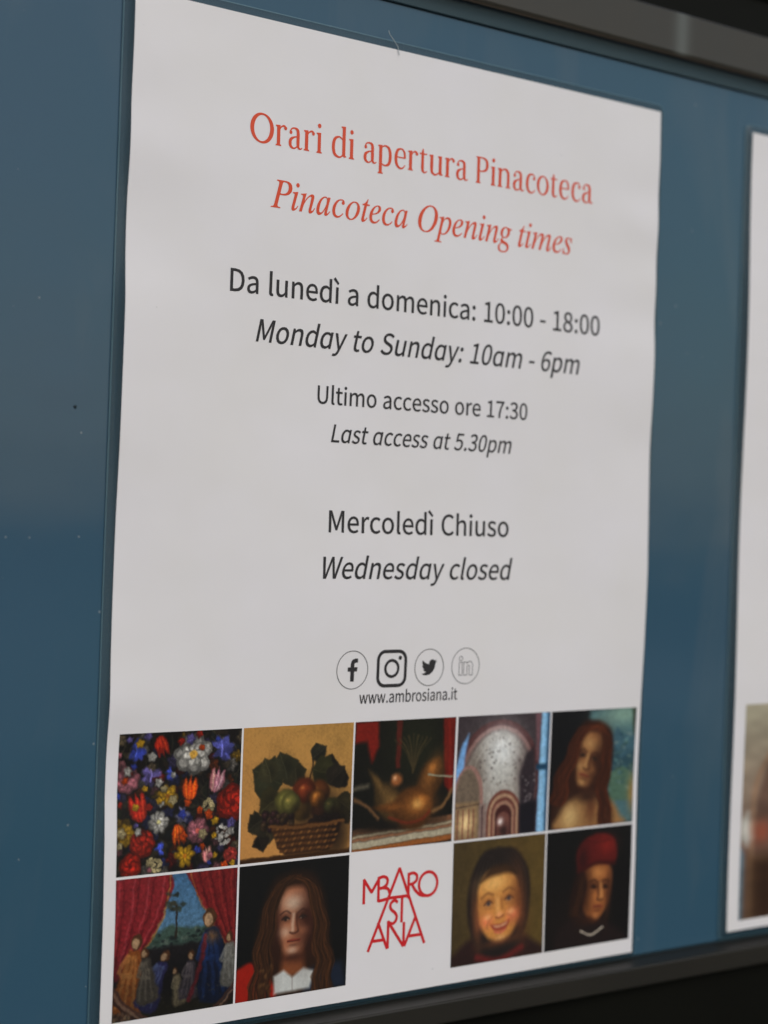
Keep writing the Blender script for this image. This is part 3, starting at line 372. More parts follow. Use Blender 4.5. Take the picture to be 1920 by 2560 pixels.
# ------------------------------------------------------------------ the laminated sheet itself
def sheet(parent, x0, x1, z0, z1, yf, nx=84, nz=120):
    xs = np.linspace(x0, x1, nx+1); zs = np.linspace(z0, z1, nz+1); X, Z = np.meshgrid(xs, zs); Yv = yf(X, Z)
    n = (nx+1)*(nz+1); V = np.concatenate([np.stack([X, Yv, Z], -1).reshape(-1, 3), np.stack([X, Yv+.22, Z], -1).reshape(-1, 3)])*MM
    F = []
    for j in range(nz):
        for i in range(nx):
            a = j*(nx+1)+i; F.append((a, a+1, a+nx+2, a+nx+1)); F.append((n+a, n+a+nx+1, n+a+nx+2, n+a+1))
    loop = [i for i in range(nx+1)]+[j*(nx+1)+nx for j in range(1, nz+1)]+[nz*(nx+1)+i for i in range(nx-1, -1, -1)]+[j*(nx+1) for j in range(nz-1, 0, -1)]
    m0 = len(V); V = np.concatenate([V, V[loop], V[[i+n for i in loop]]]); k = len(loop)      # the cut edge keeps its own corners, so it shades as an edge
    for i in range(k): j = (i+1) % k; F.append((m0+i, m0+k+i, m0+k+j, m0+j))
    return mesh_obj('paper_sheet', V, F, M_paper, parent, smooth=True)
def film(parent, x0, x1, z0, z1, yf, wd=3.0, r=2.5):
    """clear border of the lamination round the paper, and its cut edge"""
    def loop(o, n_side=90):
        P = []
        a, b, c, d = x0-o, x1+o, z0-o, z1+o; rr = r if o > .5 else .01
        cor = [((b-rr, c+rr), -90), ((b-rr, d-rr), 0), ((a+rr, d-rr), 90), ((a+rr, c+rr), 180)]
        start = (a+rr, c)
        for (cx, cy), a0 in cor:
            ex = (cx+rr*math.cos(math.radians(a0)), cy+rr*math.sin(math.radians(a0)))
            for t in range(n_side): P.append((start[0]+(ex[0]-start[0])*t/n_side, start[1]+(ex[1]-start[1])*t/n_side))
            for t in range(6):
                an = math.radians(a0+90*t/6); P.append((cx+rr*math.cos(an), cy+rr*math.sin(an)))
            an = math.radians(a0+90); start = (cx+rr*math.cos(an), cy+rr*math.sin(an))
        return np.array(P)
    A, B, C = loop(.02), loop(wd-.35), loop(wd)
    def to3(P, k): q = np.clip(P, [x0, z0], [x1, z1]); y = yf(q[:, 0], q[:, 1])+.02; return np.stack([P[:, 0], y+(1.72-y)*k, np.maximum(P[:, 1], -150.85)], 1)*MM
    n = len(A)
    VA, VB, VC = to3(A, 0), to3(B, .8), to3(C, .9)
    VD = VC+np.array([0, .22*MM, 0])
    F = [(i, (i+1) % n, n+(i+1) % n, n+i)[::-1] for i in range(n)]
    mesh_obj('lamination_border', np.vstack([VA, VB]), F, M_film, parent, smooth=True)
    F2 = F+[(n+i, n+(i+1) % n, 2*n+(i+1) % n, 2*n+i)[::-1] for i in range(n)]
    mesh_obj('lamination_edge', np.vstack([VB, VC, VD]), F2, M_filmedge, parent)

# ------------------------------------------------------------------ painting with numpy, for the small printed pictures
class Canvas:
    def __init__(s, w, h, bgc):
        s.w, s.h = w, h; s.a = np.zeros((h, w, 3))+np.array(bgc)/255.
        s.V, s.U = np.mgrid[0:h, 0:w]; s.U = (s.U+.5)/w; s.V = (s.V+.5)/h
        s.rn = np.random.RandomState(5)
    def box(s, x0, y0, x1, y1, pad):
        return (slice(max(0, int((y0-pad)*s.h)), max(0, min(s.h, int((y1+pad)*s.h)+2))), slice(max(0, int((x0-pad)*s.w)), max(0, min(s.w, int((x1+pad)*s.w)+2))))
    def blend(s, sl, m, c, op):
        m = (m*op)[..., None]; c = np.array(c)/255. if not isinstance(c, np.ndarray) else c
        s.a[sl] = s.a[sl]*(1-m)+c*m
    def ell(s, cx, cy, rx, ry, c, rot=0, soft=.012, op=1):
        R = max(rx, ry); sl = s.box(cx-R, cy-R, cx+R, cy+R, soft*2); U, V = s.U[sl]-cx, s.V[sl]-cy
        if U.size == 0: return
        a = math.radians(rot); x = U*math.cos(a)+V*math.sin(a); y = -U*math.sin(a)+V*math.cos(a)
        d = (np.sqrt((x/rx)**2+(y/ry)**2)-1)*min(rx, ry)
        s.blend(sl, np.clip(.5-d/(2*soft), 0, 1)**1.3, c, op)
    def glow(s, cx, cy, rx, ry, c, rot=0, op=1):
        R = max(rx, ry)*2.2; sl = s.box(cx-R, cy-R, cx+R, cy+R, 0); U, V = s.U[sl]-cx, s.V[sl]-cy
        if U.size == 0: return
        a = math.radians(rot); x = U*math.cos(a)+V*math.sin(a); y = -U*math.sin(a)+V*math.cos(a)
        s.blend(sl, np.exp(-((x/rx)**2+(y/ry)**2)), c, op)
    def poly(s, pts, c, soft=.008, op=1, smooth=False):
        if smooth:
            q = [(*p, 0) for p in pts]; q = q+[q[0]]; pts = catmull(q, 5)[:-1, :2]
        P = np.array(pts, float)[:, :2]; sl = s.box(*P.min(0), *P.max(0), soft*2); U, V = s.U[sl], s.V[sl]
        if U.size == 0: return
        ins = np.zeros(U.shape, bool); D = np.full(U.shape, 9.)
        for i in range(len(P)):
            (x1, y1), (x2, y2) = P[i], P[(i+1) % len(P)]
            if y1 != y2: ins ^= ((y1 > V) != (y2 > V)) & (U < x1+(V-y1)*(x2-x1)/(y2-y1))
            dx, dy = x2-x1, y2-y1; L = dx*dx+dy*dy+1e-12; t = np.clip(((U-x1)*dx+(V-y1)*dy)/L, 0, 1)
            D = np.minimum(D, np.hypot(U-x1-t*dx, V-y1-t*dy))
        D = np.where(ins, -D, D); s.blend(sl, np.clip(.5-D/(2*soft), 0, 1), c, op)
    def line(s, pts, wd, c, soft=.006, op=1, k=5):
        P = [(p[0], p[1], p[2] if len(p) > 2 else wd) for p in pts]; C = catmull(P, k)
        sl = s.box(*C[:, :2].min(0), *C[:, :2].max(0), C[:, 2].max()/2+soft*2); U, V = s.U[sl], s.V[sl]
        if U.size == 0: return
        D = np.full(U.shape, 9.)
        for i in range(len(C)-1):
            x1, y1, w1 = C[i]; x2, y2, w2 = C[i+1]; dx, dy = x2-x1, y2-y1; L = dx*dx+dy*dy+1e-12
            t = np.clip(((U-x1)*dx+(V-y1)*dy)/L, 0, 1); D = np.minimum(D, np.hypot(U-x1-t*dx, V-y1-t*dy)-(w1+(w2-w1)*t)/2)
        s.blend(sl, np.clip(.5-D/(2*soft), 0, 1), c, op)
    def noise(s, f, seed=0):
        rn = np.random.RandomState(seed); n = int(f)+3; g = rn.rand(n, n); x = s.U*f; y = s.V*f
        i, j = x.astype(int), y.astype(int); fx, fy = x-i, y-j; fx = fx*fx*(3-2*fx); fy = fy*fy*(3-2*fy)
        return (g[j, i]*(1-fx)+g[j, i+1]*fx)*(1-fy)+(g[j+1, i]*(1-fx)+g[j+1, i+1]*fx)*fy
    def grain(s, amt, f=28, seed=3):
        n = (s.noise(f, seed)+s.noise(f*2.3, seed+1)*.7)/1.7-.5; s.a = np.clip(s.a*(1+amt*2*n[..., None]), 0, 1)
    def warp(s, amt, f=14, seed=8):
        dx = (s.noise(f, seed)-.5)*amt+(s.noise(f*3, seed+5)-.5)*amt*.5; dy = (s.noise(f, seed+2)-.5)*amt+(s.noise(f*3, seed+6)-.5)*amt*.5
        x = np.clip((s.U+dx)*s.w-.5, 0, s.w-1.01); y = np.clip((s.V+dy)*s.h-.5, 0, s.h-1.01)
        i, j = x.astype(int), y.astype(int); fx, fy = (x-i)[..., None], (y-j)[..., None]; a = s.a
        s.a = (a[j, i]*(1-fx)+a[j, i+1]*fx)*(1-fy)+(a[j+1, i]*(1-fx)+a[j+1, i+1]*fx)*fy
    def grad(s, c0, c1, ang=90, op=1, lo=0, hi=1):
        a = math.radians(ang); t = np.clip(((s.U-.5)*math.cos(a)+(s.V-.5)*math.sin(a)+.5-lo)/(hi-lo), 0, 1)[..., None]
        s.a = s.a*(1-op)+op*((1-t)*np.array(c0)/255.+t*np.array(c1)/255.)
def frame_of(cx, cy, s, rot, sq=1.0):
    a = math.radians(rot)
    def f(x, y): x *= sq; return (cx+s*(x*math.cos(a)-y*math.sin(a)), cy+s*(x*math.sin(a)+y*math.cos(a)))
    return f
def face(c, cx, cy, s, rot, skin, shade, lit, side=1, smile=0, wide=.72, eye=(30, 22, 18), turn=0.0, lips=(130, 50, 35)):
    """a head seen from the front; local y runs from -1 (hairline) to 1 (chin); side = which half is in shade"""
    f = frame_of(cx, cy, s, rot)
    P = [f(x*wide, y) for x, y in ((0, -1.05), (.55, -.95), (.93, -.5), (.98, 0), (.86, .45), (.55, .86), (.2, 1.03), (-.2, 1.03), (-.55, .86), (-.86, .45), (-.98, 0), (-.93, -.5), (-.55, -.95))]
    c.poly(P, skin, soft=s*.1, smooth=True)
    x, y = f(side*.78*wide, .05); c.glow(x, y, s*.42, s*1.05, shade, rot, .97); x, y = f(-side*1.0*wide, .2); c.glow(x, y, s*.2, s*.9, shade, rot, .8); x, y = f(0, 1.08); c.glow(x, y, s*.5, s*.16, shade, rot, .8)
    x, y = f(-side*.1+turn, -.58); c.glow(x, y, s*.36, s*.24, lit, rot, .6)
    for e in (-1, 1):
        x, y = f(e*.36*wide/.72+turn, -.13); c.glow(x, y, s*.2, s*.13, shade, rot, .75)
        x, y = f(e*.36*wide/.72+turn, .30); c.glow(x, y, s*.2, s*.16, lit if e != side else skin, rot, .55)
        a, b, d = f(e*.16*wide/.72+turn, -.24), f(e*.36*wide/.72+turn, -.33), f(e*.58*wide/.72+turn, -.24)
        c.line([a, b, d], s*.05, shade, s*.03, .8)
        a, b, d = f(e*.22*wide/.72+turn, -.09), f(e*.36*wide/.72+turn, -.15), f(e*.50*wide/.72+turn, -.08)
        c.line([a, b, d], s*.05, eye, s*.02, .9); x, y = f(e*.36*wide/.72+turn, -.08); c.ell(x, y, s*.06, s*.055, eye, rot, s*.03, .95)
        x, y = f(e*.27*wide/.72+turn, -.07); c.ell(x, y, s*.03, s*.025, lit, rot, s*.02, .35)
    c.line([f(-side*.03+turn, -.2), f(-side*.06+turn, .1), f(-side*.05+turn, .28)], s*.09, lit, s*.05, .7)
    c.line([f(side*.09+turn, -.2), f(side*.1+turn, .1), f(side*.15+turn, .27)], s*.06, shade, s*.04, .65)
    c.line([f(-.14+turn, .33), f(0+turn, .38), f(.16+turn, .32)], s*.05, shade, s*.03, .8)
    if smile:
        c.poly([f(-.3+turn, .5), f(0+turn, .6), f(.32+turn, .5), f(.18+turn, .72), f(-.16+turn, .73)], lips, s*.03, smooth=True)
        c.line([f(-.2+turn, .575), f(0+turn, .62), f(.2+turn, .575)], s*.05, lit, s*.02, .9)
        for e in (-1, 1): x, y = f(e*.5*wide/.72, .38); c.glow(x, y, s*.2, s*.16, (185, 80, 55), rot, .5)
    else:
        c.line([f(-.2+turn, .585), f(0+turn, .57), f(.2+turn, .585)], s*.075, lips, s*.03, .9)
        c.line([f(-.22+turn, .585), f(0+turn, .60), f(.22+turn, .585)], s*.025, shade, s*.015, .8)
        x, y = f(turn, .72); c.glow(x, y, s*.16, s*.05, shade, rot, .5)
    x, y = f(-side*.05+turn, .86); c.glow(x, y, s*.18, s*.11, lit, rot, .6)
    return f
def hair_strands(c, f, path, n, c0, c1, wd, spread, seed, wave=0.0):
    rn = random.Random(seed)
    P = [tuple(p) for p in catmull([(x, y, 0) for x, y in path], 3)[:, :2]]; path = P
    for i in range(n):
        o = rn.uniform(-spread, spread); k = rn.random(); cc = [a+(b-a)*k for a, b in zip(c0, c1)]
        ph = rn.uniform(0, 1.5); wv = wave*rn.uniform(.5, 1.3)
        c.line([f(x+o*(.4+.6*t/(len(path)-1))+wv*t/len(path)*math.sin(y*5.5+ph)+rn.uniform(-.02, .02), y+rn.uniform(-.03, .03)) for t, (x, y) in enumerate(path)], wd*rn.uniform(.6, 1.4), cc, .004, .55, 2)

N = 200
def art_flowers():
    c = Canvas(N, N, (17, 14, 13)); rn = random.Random(41)
    for i in range(240):
        x, y = rn.random(), rn.random(); a = rn.uniform(0, 360); l = rn.uniform(.02, .07)
        g = rn.choice([(38, 36, 20), (48, 40, 28), (28, 34, 22), (60, 54, 38), (40, 30, 22), (24, 30, 30)])
        c.ell(x, y, l, l*.28, g, a, .006, .8)
    for i in range(110):
        x, y = rn.random(), rn.random(); c.line([(x, y), (x+rn.uniform(-.05, .05), y+.05), (x+rn.uniform(-.06, .06), y+.11)], .006, rn.choice([(70, 66, 40), (88, 78, 58), (50, 56, 34)]), .004, .7)
    def petal_flower(x, y, r, cc, mid, n, elong=.5, dark=.6):
        a0 = rn.uniform(0, 360)
        r = r*1.15 if r > .06 else r; c.glow(x+r*.1, y+r*.15, r*1.15, r*1.15, (12, 10, 10), 0, .75)
        for layer in (1, .62):
            for i in range(n):
                a = math.radians(a0+i*360/n+(layer < 1)*180/n+rn.uniform(-8, 8)); k = rn.uniform(.72, 1.08)*(1.08 if layer < 1 else .9)
                px, py = x+r*.52*layer*math.cos(a), y+r*.52*layer*math.sin(a)
                c.ell(px, py, r*.5*layer+.003, r*elong*.62*layer+.003, [min(255, v*k*dark) for v in cc], math.degrees(a), .005)
                c.ell(px+.002, py-.003, r*.36*layer, r*elong*.40*layer, [min(255, v*k) for v in cc], math.degrees(a), .006, .95)
        c.ell(x, y, r*.2, r*.2, mid, 0, .006)
    def tulip(x, y, r, cc, hi, rot):
        f = frame_of(x, y, r, rot); c.glow(x, y, r*1.2, r*1.4, (12, 10, 10), 0, .7)
        c.poly([f(0, 1), f(-.6, .6), f(-.7, -.2), f(-.5, -1), f(-.15, -.5), f(0, -1.15), f(.2, -.5), f(.55, -.95), (f(.7, -.1)), f(.55, .6)], [v*.7 for v in cc], .008, 1, True)
        for o in (-.36, 0, .36):
            c.poly([f(o*.6, .9), f(o-.17, .2), f(o*1.2, -.85), f(o+.19, .2)], [min(255, v*rn.uniform(.85, 1.15)) for v in cc], .010, .95, True)
            c.line([f(o*.7, .7), f(o, 0), f(o*1.15, -.6)], r*.09, hi, .006, .6)
    def cluster(x, y, r, cc):
        c.glow(x, y, r, r, (14, 12, 12), 0, .6)
        for i in range(34):
            a = rn.uniform(0, 6.28); q = r*math.sqrt(rn.random()); k = rn.uniform(.6, 1.1)
            c.ell(x+q*math.cos(a), y+q*math.sin(a), .013, .012, [min(255, v*k) for v in cc], 0, .005)
            c.ell(x+q*math.cos(a), y+q*math.sin(a), .004, .004, [v*.45 for v in cc], 0, .003)
    def iris(x, y, r, cc):
        for i in range(9):
            a = rn.uniform(0, 6.28); k = rn.uniform(.55, 1.35)
            c.ell(x+r*.5*math.cos(a), y+r*.55*math.sin(a), r*.5, r*.24, [min(255, v*k) for v in cc], math.degrees(a)+rn.uniform(-40, 40), .007, .9)
        c.line([(x-r*.1, y-r*.5), (x, y), (x-r*.05, y+r*.5)], r*.12, [min(255, v*1.6+20) for v in cc], .005, .7)
    for i in range(120):
        x, y = rn.random(), rn.random(); cc = rn.choice([(150, 30, 20), (190, 74, 20), (150, 140, 128), (58, 66, 140), (176, 104, 108), (180, 134, 30), (90, 80, 130), (130, 110, 80), (120, 26, 24)])
        petal_flower(x, y, rn.uniform(.026, .055), [v*.8 for v in cc], [v*.4 for v in cc], rn.choice([5, 6, 7]), rn.uniform(.45, .8), .5)
    red, org, wht, blu, pnk, yel, pur, crm = (168, 32, 18), (205, 70, 15), (196, 190, 178), (52, 66, 165), (196, 112, 122), (212, 158, 28), (100, 88, 150), (176, 158, 112)
    iris(.14, .12, .085, blu); tulip(.34, .10, .075, red, (215, 70, 30), 160); petal_flower(.60, .17, .135, wht, (200, 150, 60), 7, .62); iris(.84, .14, .10, (70, 72, 140))
    petal_flower(.08, .33, .085, pnk, (170, 60, 60), 8, .6); iris(.27, .31, .08, pur); iris(.43, .30, .05, blu); tulip(.80, .37, .09, pnk, (235, 200, 180), 12)
    tulip(.17, .53, .10, (175, 34, 20), (220, 80, 40), -15); petal_flower(.40, .46, .075, yel, (150, 90, 20), 6, .5); tulip(.58, .42, .085, org, (235, 130, 30), 4)
    petal_flower(.94, .54, .12, red, (90, 15, 12), 6, .9); cluster(.73, .55, .05, crm); iris(.52, .60, .06, (120, 118, 150)); petal_flower(.33, .64, .07, wht, (190, 180, 120), 9, .5)
    petal_flower(.07, .71, .07, yel, (130, 70, 15), 8, .6); petal_flower(.20, .78, .085, (180, 40, 25), (90, 20, 15), 7, .8); tulip(.49, .74, .075, org, (240, 160, 40), 170)
    petal_flower(.65, .72, .08, pnk, (200, 90, 80), 9, .6); cluster(.85, .76, .085, wht); iris(.35, .83, .045, blu); petal_flower(.55, .89, .075, yel, (170, 100, 20), 6, .45)
    petal_flower(.11, .93, .075, red, (80, 12, 10), 6, .9); cluster(.30, .94, .06, crm); tulip(.73, .90, .06, (205, 125, 110), (240, 200, 170), -10); petal_flower(.93, .92, .06, (190, 60, 50), (90, 20, 20), 8, .7)
    for i in range(50):
        x, y = rn.random(), rn.random(); cc = rn.choice([wht, wht, yel, blu, pnk, org, crm, red, pur]); petal_flower(x, y, rn.uniform(.016, .04), cc, [v*.6 for v in cc], 5, .6)
    c.warp(.012, 30); c.grain(.25, 60); c.a *= .93
    return c.a
def art_fruit():
    c = Canvas(N, N, (160, 118, 60)); c.grad((150, 110, 55), (168, 112, 58), 115, .6); c.grain(.05, 6, 4)
    rn = random.Random(9)
    def leaf(x, y, l, wd, rot, cc, tip=1):
        f = frame_of(x, y, l, rot)
        q = [f(0, 0)]+[f(t, -wd*(1.5*math.sin(math.pi*t**.75))*rn.uniform(.75, 1.1)) for t in (.12, .25, .4, .55, .7, .85)]+[f(1, 0)]+[f(t, wd*(1.4*math.sin(math.pi*t**.75))*rn.uniform(.7, 1.1)) for t in (.85, .7, .55, .4, .25, .12)]
        c.poly(q, cc, .007, 1, False); c.glow(*f(.4, wd*.4), l*.3, l*wd*.5, [v*.6 for v in cc], rot, .7); c.glow(*f(.55, -wd*.5), l*.22, l*wd*.3, [v*1.35 for v in cc], rot, .6)
        c.line([f(.05, 0), f(.5, .03), f(.92, 0)], .006, [v*1.6+8 for v in cc], .004, .6)
        for t in (.3, .5, .7): c.line([f(t, 0), f(t+.14, -wd*.6)], .004, [v*1.4+6 for v in cc], .004, .5); c.line([f(t, 0), f(t+.14, wd*.6)], .004, [v*.6 for v in cc], .004, .5)
    c.line([(.60, .42), (.63, .30), (.62, .24)], .010, (52, 34, 18), .005)
    for a in ((.30, .66, .16, .4, 120, (44, 34, 24)), (.24, .74, .15, .4, 100, (52, 44, 28)), (.16, .80, .13, .42, 70, (30, 24, 18)), (.88, .50, .16, .4, -80, (30, 24, 18)), (.74, .42, .2, .44, -70, (34, 28, 20)), (.92, .66, .13, .4, 60, (40, 34, 20)), (.48, .46, .2, .4, 265, (50, 46, 28)), (.62, .26, .16, .34, -35, (40, 38, 28)), (.62, .34, .26, .36, 10, (48, 46, 24)), (.36, .44, .30, .42, 205, (46, 46, 28)), (.40, .40, .22, .42, 250, (50, 48, 30)), (.36, .52, .24, .4, 150, (56, 50, 26)),
              (.20, .68, .16, .5, 150, (40, 36, 24)), (.26, .42, .20, .36, 250, (58, 54, 32)), (.78, .46, .20, .36, -40, (36, 30, 22)), (.86, .58, .17, .4, 30, (50, 44, 24))): leaf(*a)
    def fruit(x, y, r, cc, hi):
        c.ell(x, y, r, r*.96, [v*.42 for v in cc], 0, .012); c.ell(x-r*.12, y-r*.1, r*.8, r*.78, [v*.8 for v in cc], 0, r*.3); c.glow(x-r*.2, y-r*.2, r*.5, r*.46, cc, 0, .8); c.glow(x-r*.3, y-r*.32, r*.2, r*.16, hi, 0, .35); c.glow(x+r*.45, y+r*.5, r*.5, r*.5, (30, 20, 12), 0, .6)
    fruit(.70, .52, .10, (150, 76, 30), (220, 150, 70)); fruit(.56, .50, .105, (156, 58, 26), (225, 150, 60)); fruit(.40, .57, .10, (150, 142, 62), (190, 180, 100)); fruit(.83, .64, .075, (96, 92, 44), (150, 140, 80))
    fruit(.54, .64, .085, (172, 128, 50), (230, 205, 120)); fruit(.70, .66, .07, (110, 50, 32), (180, 100, 60))
    for i in range(46): x = .20+.26*rn.random(); y = .64+.12*rn.random()+(x-.2)*.1; fruit(x, y, .026, rn.choice([(70, 40, 40), (46, 26, 34), (84, 62, 40)]), (150, 120, 110))
    for i in range(30): fruit(.62+.28*rn.random(), .70+.05*rn.random(), .024, rn.choice([(40, 26, 30), (28, 22, 26)]), (90, 80, 90))
    c.glow(.62, .62, .22, .16, (34, 22, 14), 0, .75)
    for a_ in ((.57, .50, .09, (140, 56, 26)), (.44, .58, .085, (132, 124, 56)), (.68, .56, .07, (160, 92, 34)), (.80, .63, .06, (84, 82, 42))): fruit(*a_, (200, 150, 80))
    c.poly([(.26, .74), (.92, .74), (.86, .90), (.80, .965), (.40, .965), (.33, .90)], (62, 36, 18), .01); c.glow(.86, .84, .12, .2, (24, 14, 10), 0, .8)
    for j in range(5):
        y = .765+j*.042
        for i in range(17):
            x = .29+i*.038+(j % 2)*.019
            if x < .90-(y-.75)*.4 and x > .27+(y-.75)*.4: c.ell(x, y, .021, .012, (132, 84, 40) if (i+j) % 2 else (98, 58, 28), -24, .006, .9)
    c.line([(.25, .745), (.58, .765), (.93, .745)], .022, (112, 70, 34), .006); c.poly([(0, .965), (1, .965), (1, 1), (0, 1)], (60, 34, 14), .01)
    c.warp(.010, 20); c.grain(.05, 60); m = np.clip((c.a[..., 0]-.45)*6, 0, 1)[..., None]; c.a = c.a*(.74+.26*m)
    return c.a
def art_still():
    c = Canvas(N, N, (17, 16, 12)); c.glow(.6, .2, .3, .3, (30, 32, 18), 0, .9)
    c.poly([(0, 0), (.22, 0), (.24, .2), (.17, .32), (.12, .16), (0, .17)], (120, 22, 12), .02, 1); c.poly([(.4, 0), (.46, 0), (.45, .38), (.41, .38)], (86, 26, 18), .01, .9)
    c.poly([(.87, 0), (1, 0), (1, .62), (.9, .55)], (104, 20, 12), .012); c.line([(.93, 0), (.95, .3), (.96, .6)], .02, (140, 30, 18), .01, .7)
    for i, (y0, y1, cc) in enumerate(((.80, .85, (120, 78, 50)), (.85, .875, (168, 150, 118)), (.875, .90, (140, 92, 62)), (.90, .955, (172, 160, 132)), (.955, 1.0, (150, 84, 36)))):
        c.poly([(0, y0+.03), (1, y0-.02), (1, y1-.02), (0, y1+.03)], cc, .008)
    c.ell(.42, .82, .45, .05, (20, 16, 12), -2, .03)
    def gourd(x, y, l, r, rot, cc):
        f = frame_of(x, y, l, rot); c.poly([f(-1, -.05), f(-.4, -.18), f(0, -r), f(.6, -r*1.05), f(1, 0), f(.6, r*1.05), f(0, r), f(-.4, .15)], [v*.42 for v in cc], .02, 1, True)
        a, b = f(.45, -r*.2); c.glow(a, b, l*.55, l*r*.7, cc, rot, .95); a, b = f(-.4, -.06); c.glow(a, b, l*.4, l*.1, [v*.9 for v in cc], rot, .8); a, b = f(.6, -r*.4); c.glow(a, b, l*.16, l*.12, [min(255, v*1.45) for v in cc], rot, .8)
    gourd(.30, .58, .26, .40, 50, (128, 92, 44)); gourd(.72, .55, .27, .38, -58, (140, 84, 34)); gourd(.50, .70, .30, .50, 2, (150, 84, 30)); c.glow(.64, .67, .06, .04, (214, 160, 80), 0, .8); c.line([(.36, .76), (.52, .81), (.68, .80), (.76, .74)], .02, (120, 36, 18), .012, .8); c.ell(.42, .47, .055, .05, (150, 84, 40), 0, .02); c.glow(.405, .455, .02, .02, (220, 160, 110))
    for k in range(9): c.line([(.58, .42), (.58+.02*(k-4), .25), (.57+.045*(k-4), .12+.01*abs(k-4))], .012, (78, 62, 34) if k % 2 else (56, 46, 26), .006, .8)
    c.line([(.74, .45), (1, .48)], .014, (150, 146, 120), .005); c.line([(.0, .52), (.14, .50)], .03, (110, 100, 80), .02, .8)
    c.line([(.02, .6), (.14, .66), (.25, .76)], .03, (100, 68, 40), .012); c.line([(.80, .74), (.90, .70), (.98, .58)], .03, (120, 84, 48), .012)
    c.warp(.010, 16); c.grain(.12, 50); c.a = c.a*.82+c.a.mean(2, keepdims=True)*.05
    return c.a
def art_vault():
    c = Canvas(N, N, (52, 44, 46)); rn = random.Random(3)
    def arch(cx, y0, r, h, cc, soft=.008):
        P = [(cx-r, 1.02)]+[(cx-r*math.cos(t), y0+h-h*math.sin(t)) for t in np.linspace(0, math.pi, 15)]+[(cx+r, 1.02)]; c.poly(P, cc, soft)
    arch(.45, .04, .46, .50, (66, 34, 34)); arch(.45, .09, .415, .47, (124, 88, 82)); arch(.45, .12, .385, .46, (88, 72, 68)); arch(.45, .14, .36, .46, (138, 130, 120), .012)
    c.glow(.47, .30, .20, .20, (206, 206, 202), 0, .95); c.glow(.46, .50, .16, .14, (170, 168, 160), 0, .7); c.glow(.20, .45, .1, .2, (86, 74, 64), 0, .7); c.glow(.72, .45, .08, .2, (74, 60, 58), 0, .7)
    for i in range(46):
        a, r = rn.uniform(0, 6.28), math.sqrt(rn.random()); x, y = .46+.26*r*math.cos(a), .40+.22*r*math.sin(a); k = rn.uniform(.6, 1)
        c.ell(x, y, rn.uniform(.006, .015), rn.uniform(.005, .012), [v*k for v in rn.choice([(110, 104, 98), (128, 118, 108), (100, 84, 80)])], rn.uniform(0, 90), .006, .75)
    for k in range(-2, 3): c.line([(.46+k*.03, .17), (.46+k*.12, .36), (.46+k*.155, .64)], .006, (168, 162, 152), .006, .5)
    c.poly([(0, .42), (.05, .24), (.12, .14), (.09, .32), (.06, .62), (0, .76)], (104, 146, 190), .014)
    arch(.14, .40, .155, .26, (132, 98, 88)); arch(.13, .43, .13, .26, (96, 82, 68), .012); c.poly([(0, .70), (.25, .70), (.25, 1), (0, 1)], (120, 96, 68), .016); c.glow(.12, .86, .08, .08, (220, 186, 132), 0, .95); c.line([(0, .74), (.26, .72)], .012, (66, 50, 42), .006, .8)
    for x in (.035, .09, .15, .20): c.line([(x, .76), (x, 1)], .012, (96, 44, 36), .006, .8)
    c.poly([(.26, .72), (.33, .72), (.335, 1), (.26, 1)], (118, 98, 90), .008); c.poly([(.285, .74), (.30, .74), (.30, 1), (.285, 1)], (70, 50, 48), .006)
    for r, y0, cc in ((.185, .62, (98, 56, 46)), (.16, .65, (150, 118, 92)), (.135, .68, (92, 50, 42)), (.115, .71, (140, 104, 84)), (.09, .74, (58, 28, 26)), (.07, .80, (96, 58, 50))): arch(.52, y0, r, r*1.05, cc, .007)
    c.glow(.49, .88, .03, .03, (222, 204, 196)); c.glow(.53, .96, .05, .05, (30, 18, 18), 0, .8)
    c.poly([(.68, .52), (.74, .34), (.83, .28), (.86, .50), (.86, 1), (.70, 1)], (40, 32, 36), .02)
    for i in range(50): c.ell(rn.uniform(.71, .86), rn.uniform(.5, .76), .010, .008, rn.choice([(120, 112, 112), (60, 52, 56), (30, 24, 28)]), rn.uniform(0, 90), .005, .8)
    c.poly([(.69, .76), (.88, .72), (.88, 1), (.70, 1)], (20, 18, 24), .02); c.poly([(.90, 0), (.965, 0), (.97, 1), (.885, 1)], (112, 158, 190), .010); c.line([(.925, 0), (.92, 1)], .014, (160, 192, 208), .008, .6); c.poly([(.968, 0), (1, 0), (1, 1), (.97, 1)], (50, 84, 110), .008)
    c.poly([(.86, .43), (.985, .43), (.985, .48), (.86, .48)], (24, 54, 76), .010); c.poly([(.84, 0), (.90, 0), (.885, .4), (.86, .4)], (104, 70, 74), .012, .9)
    c.warp(.006, 14); c.grain(.14, 44)
    return c.a
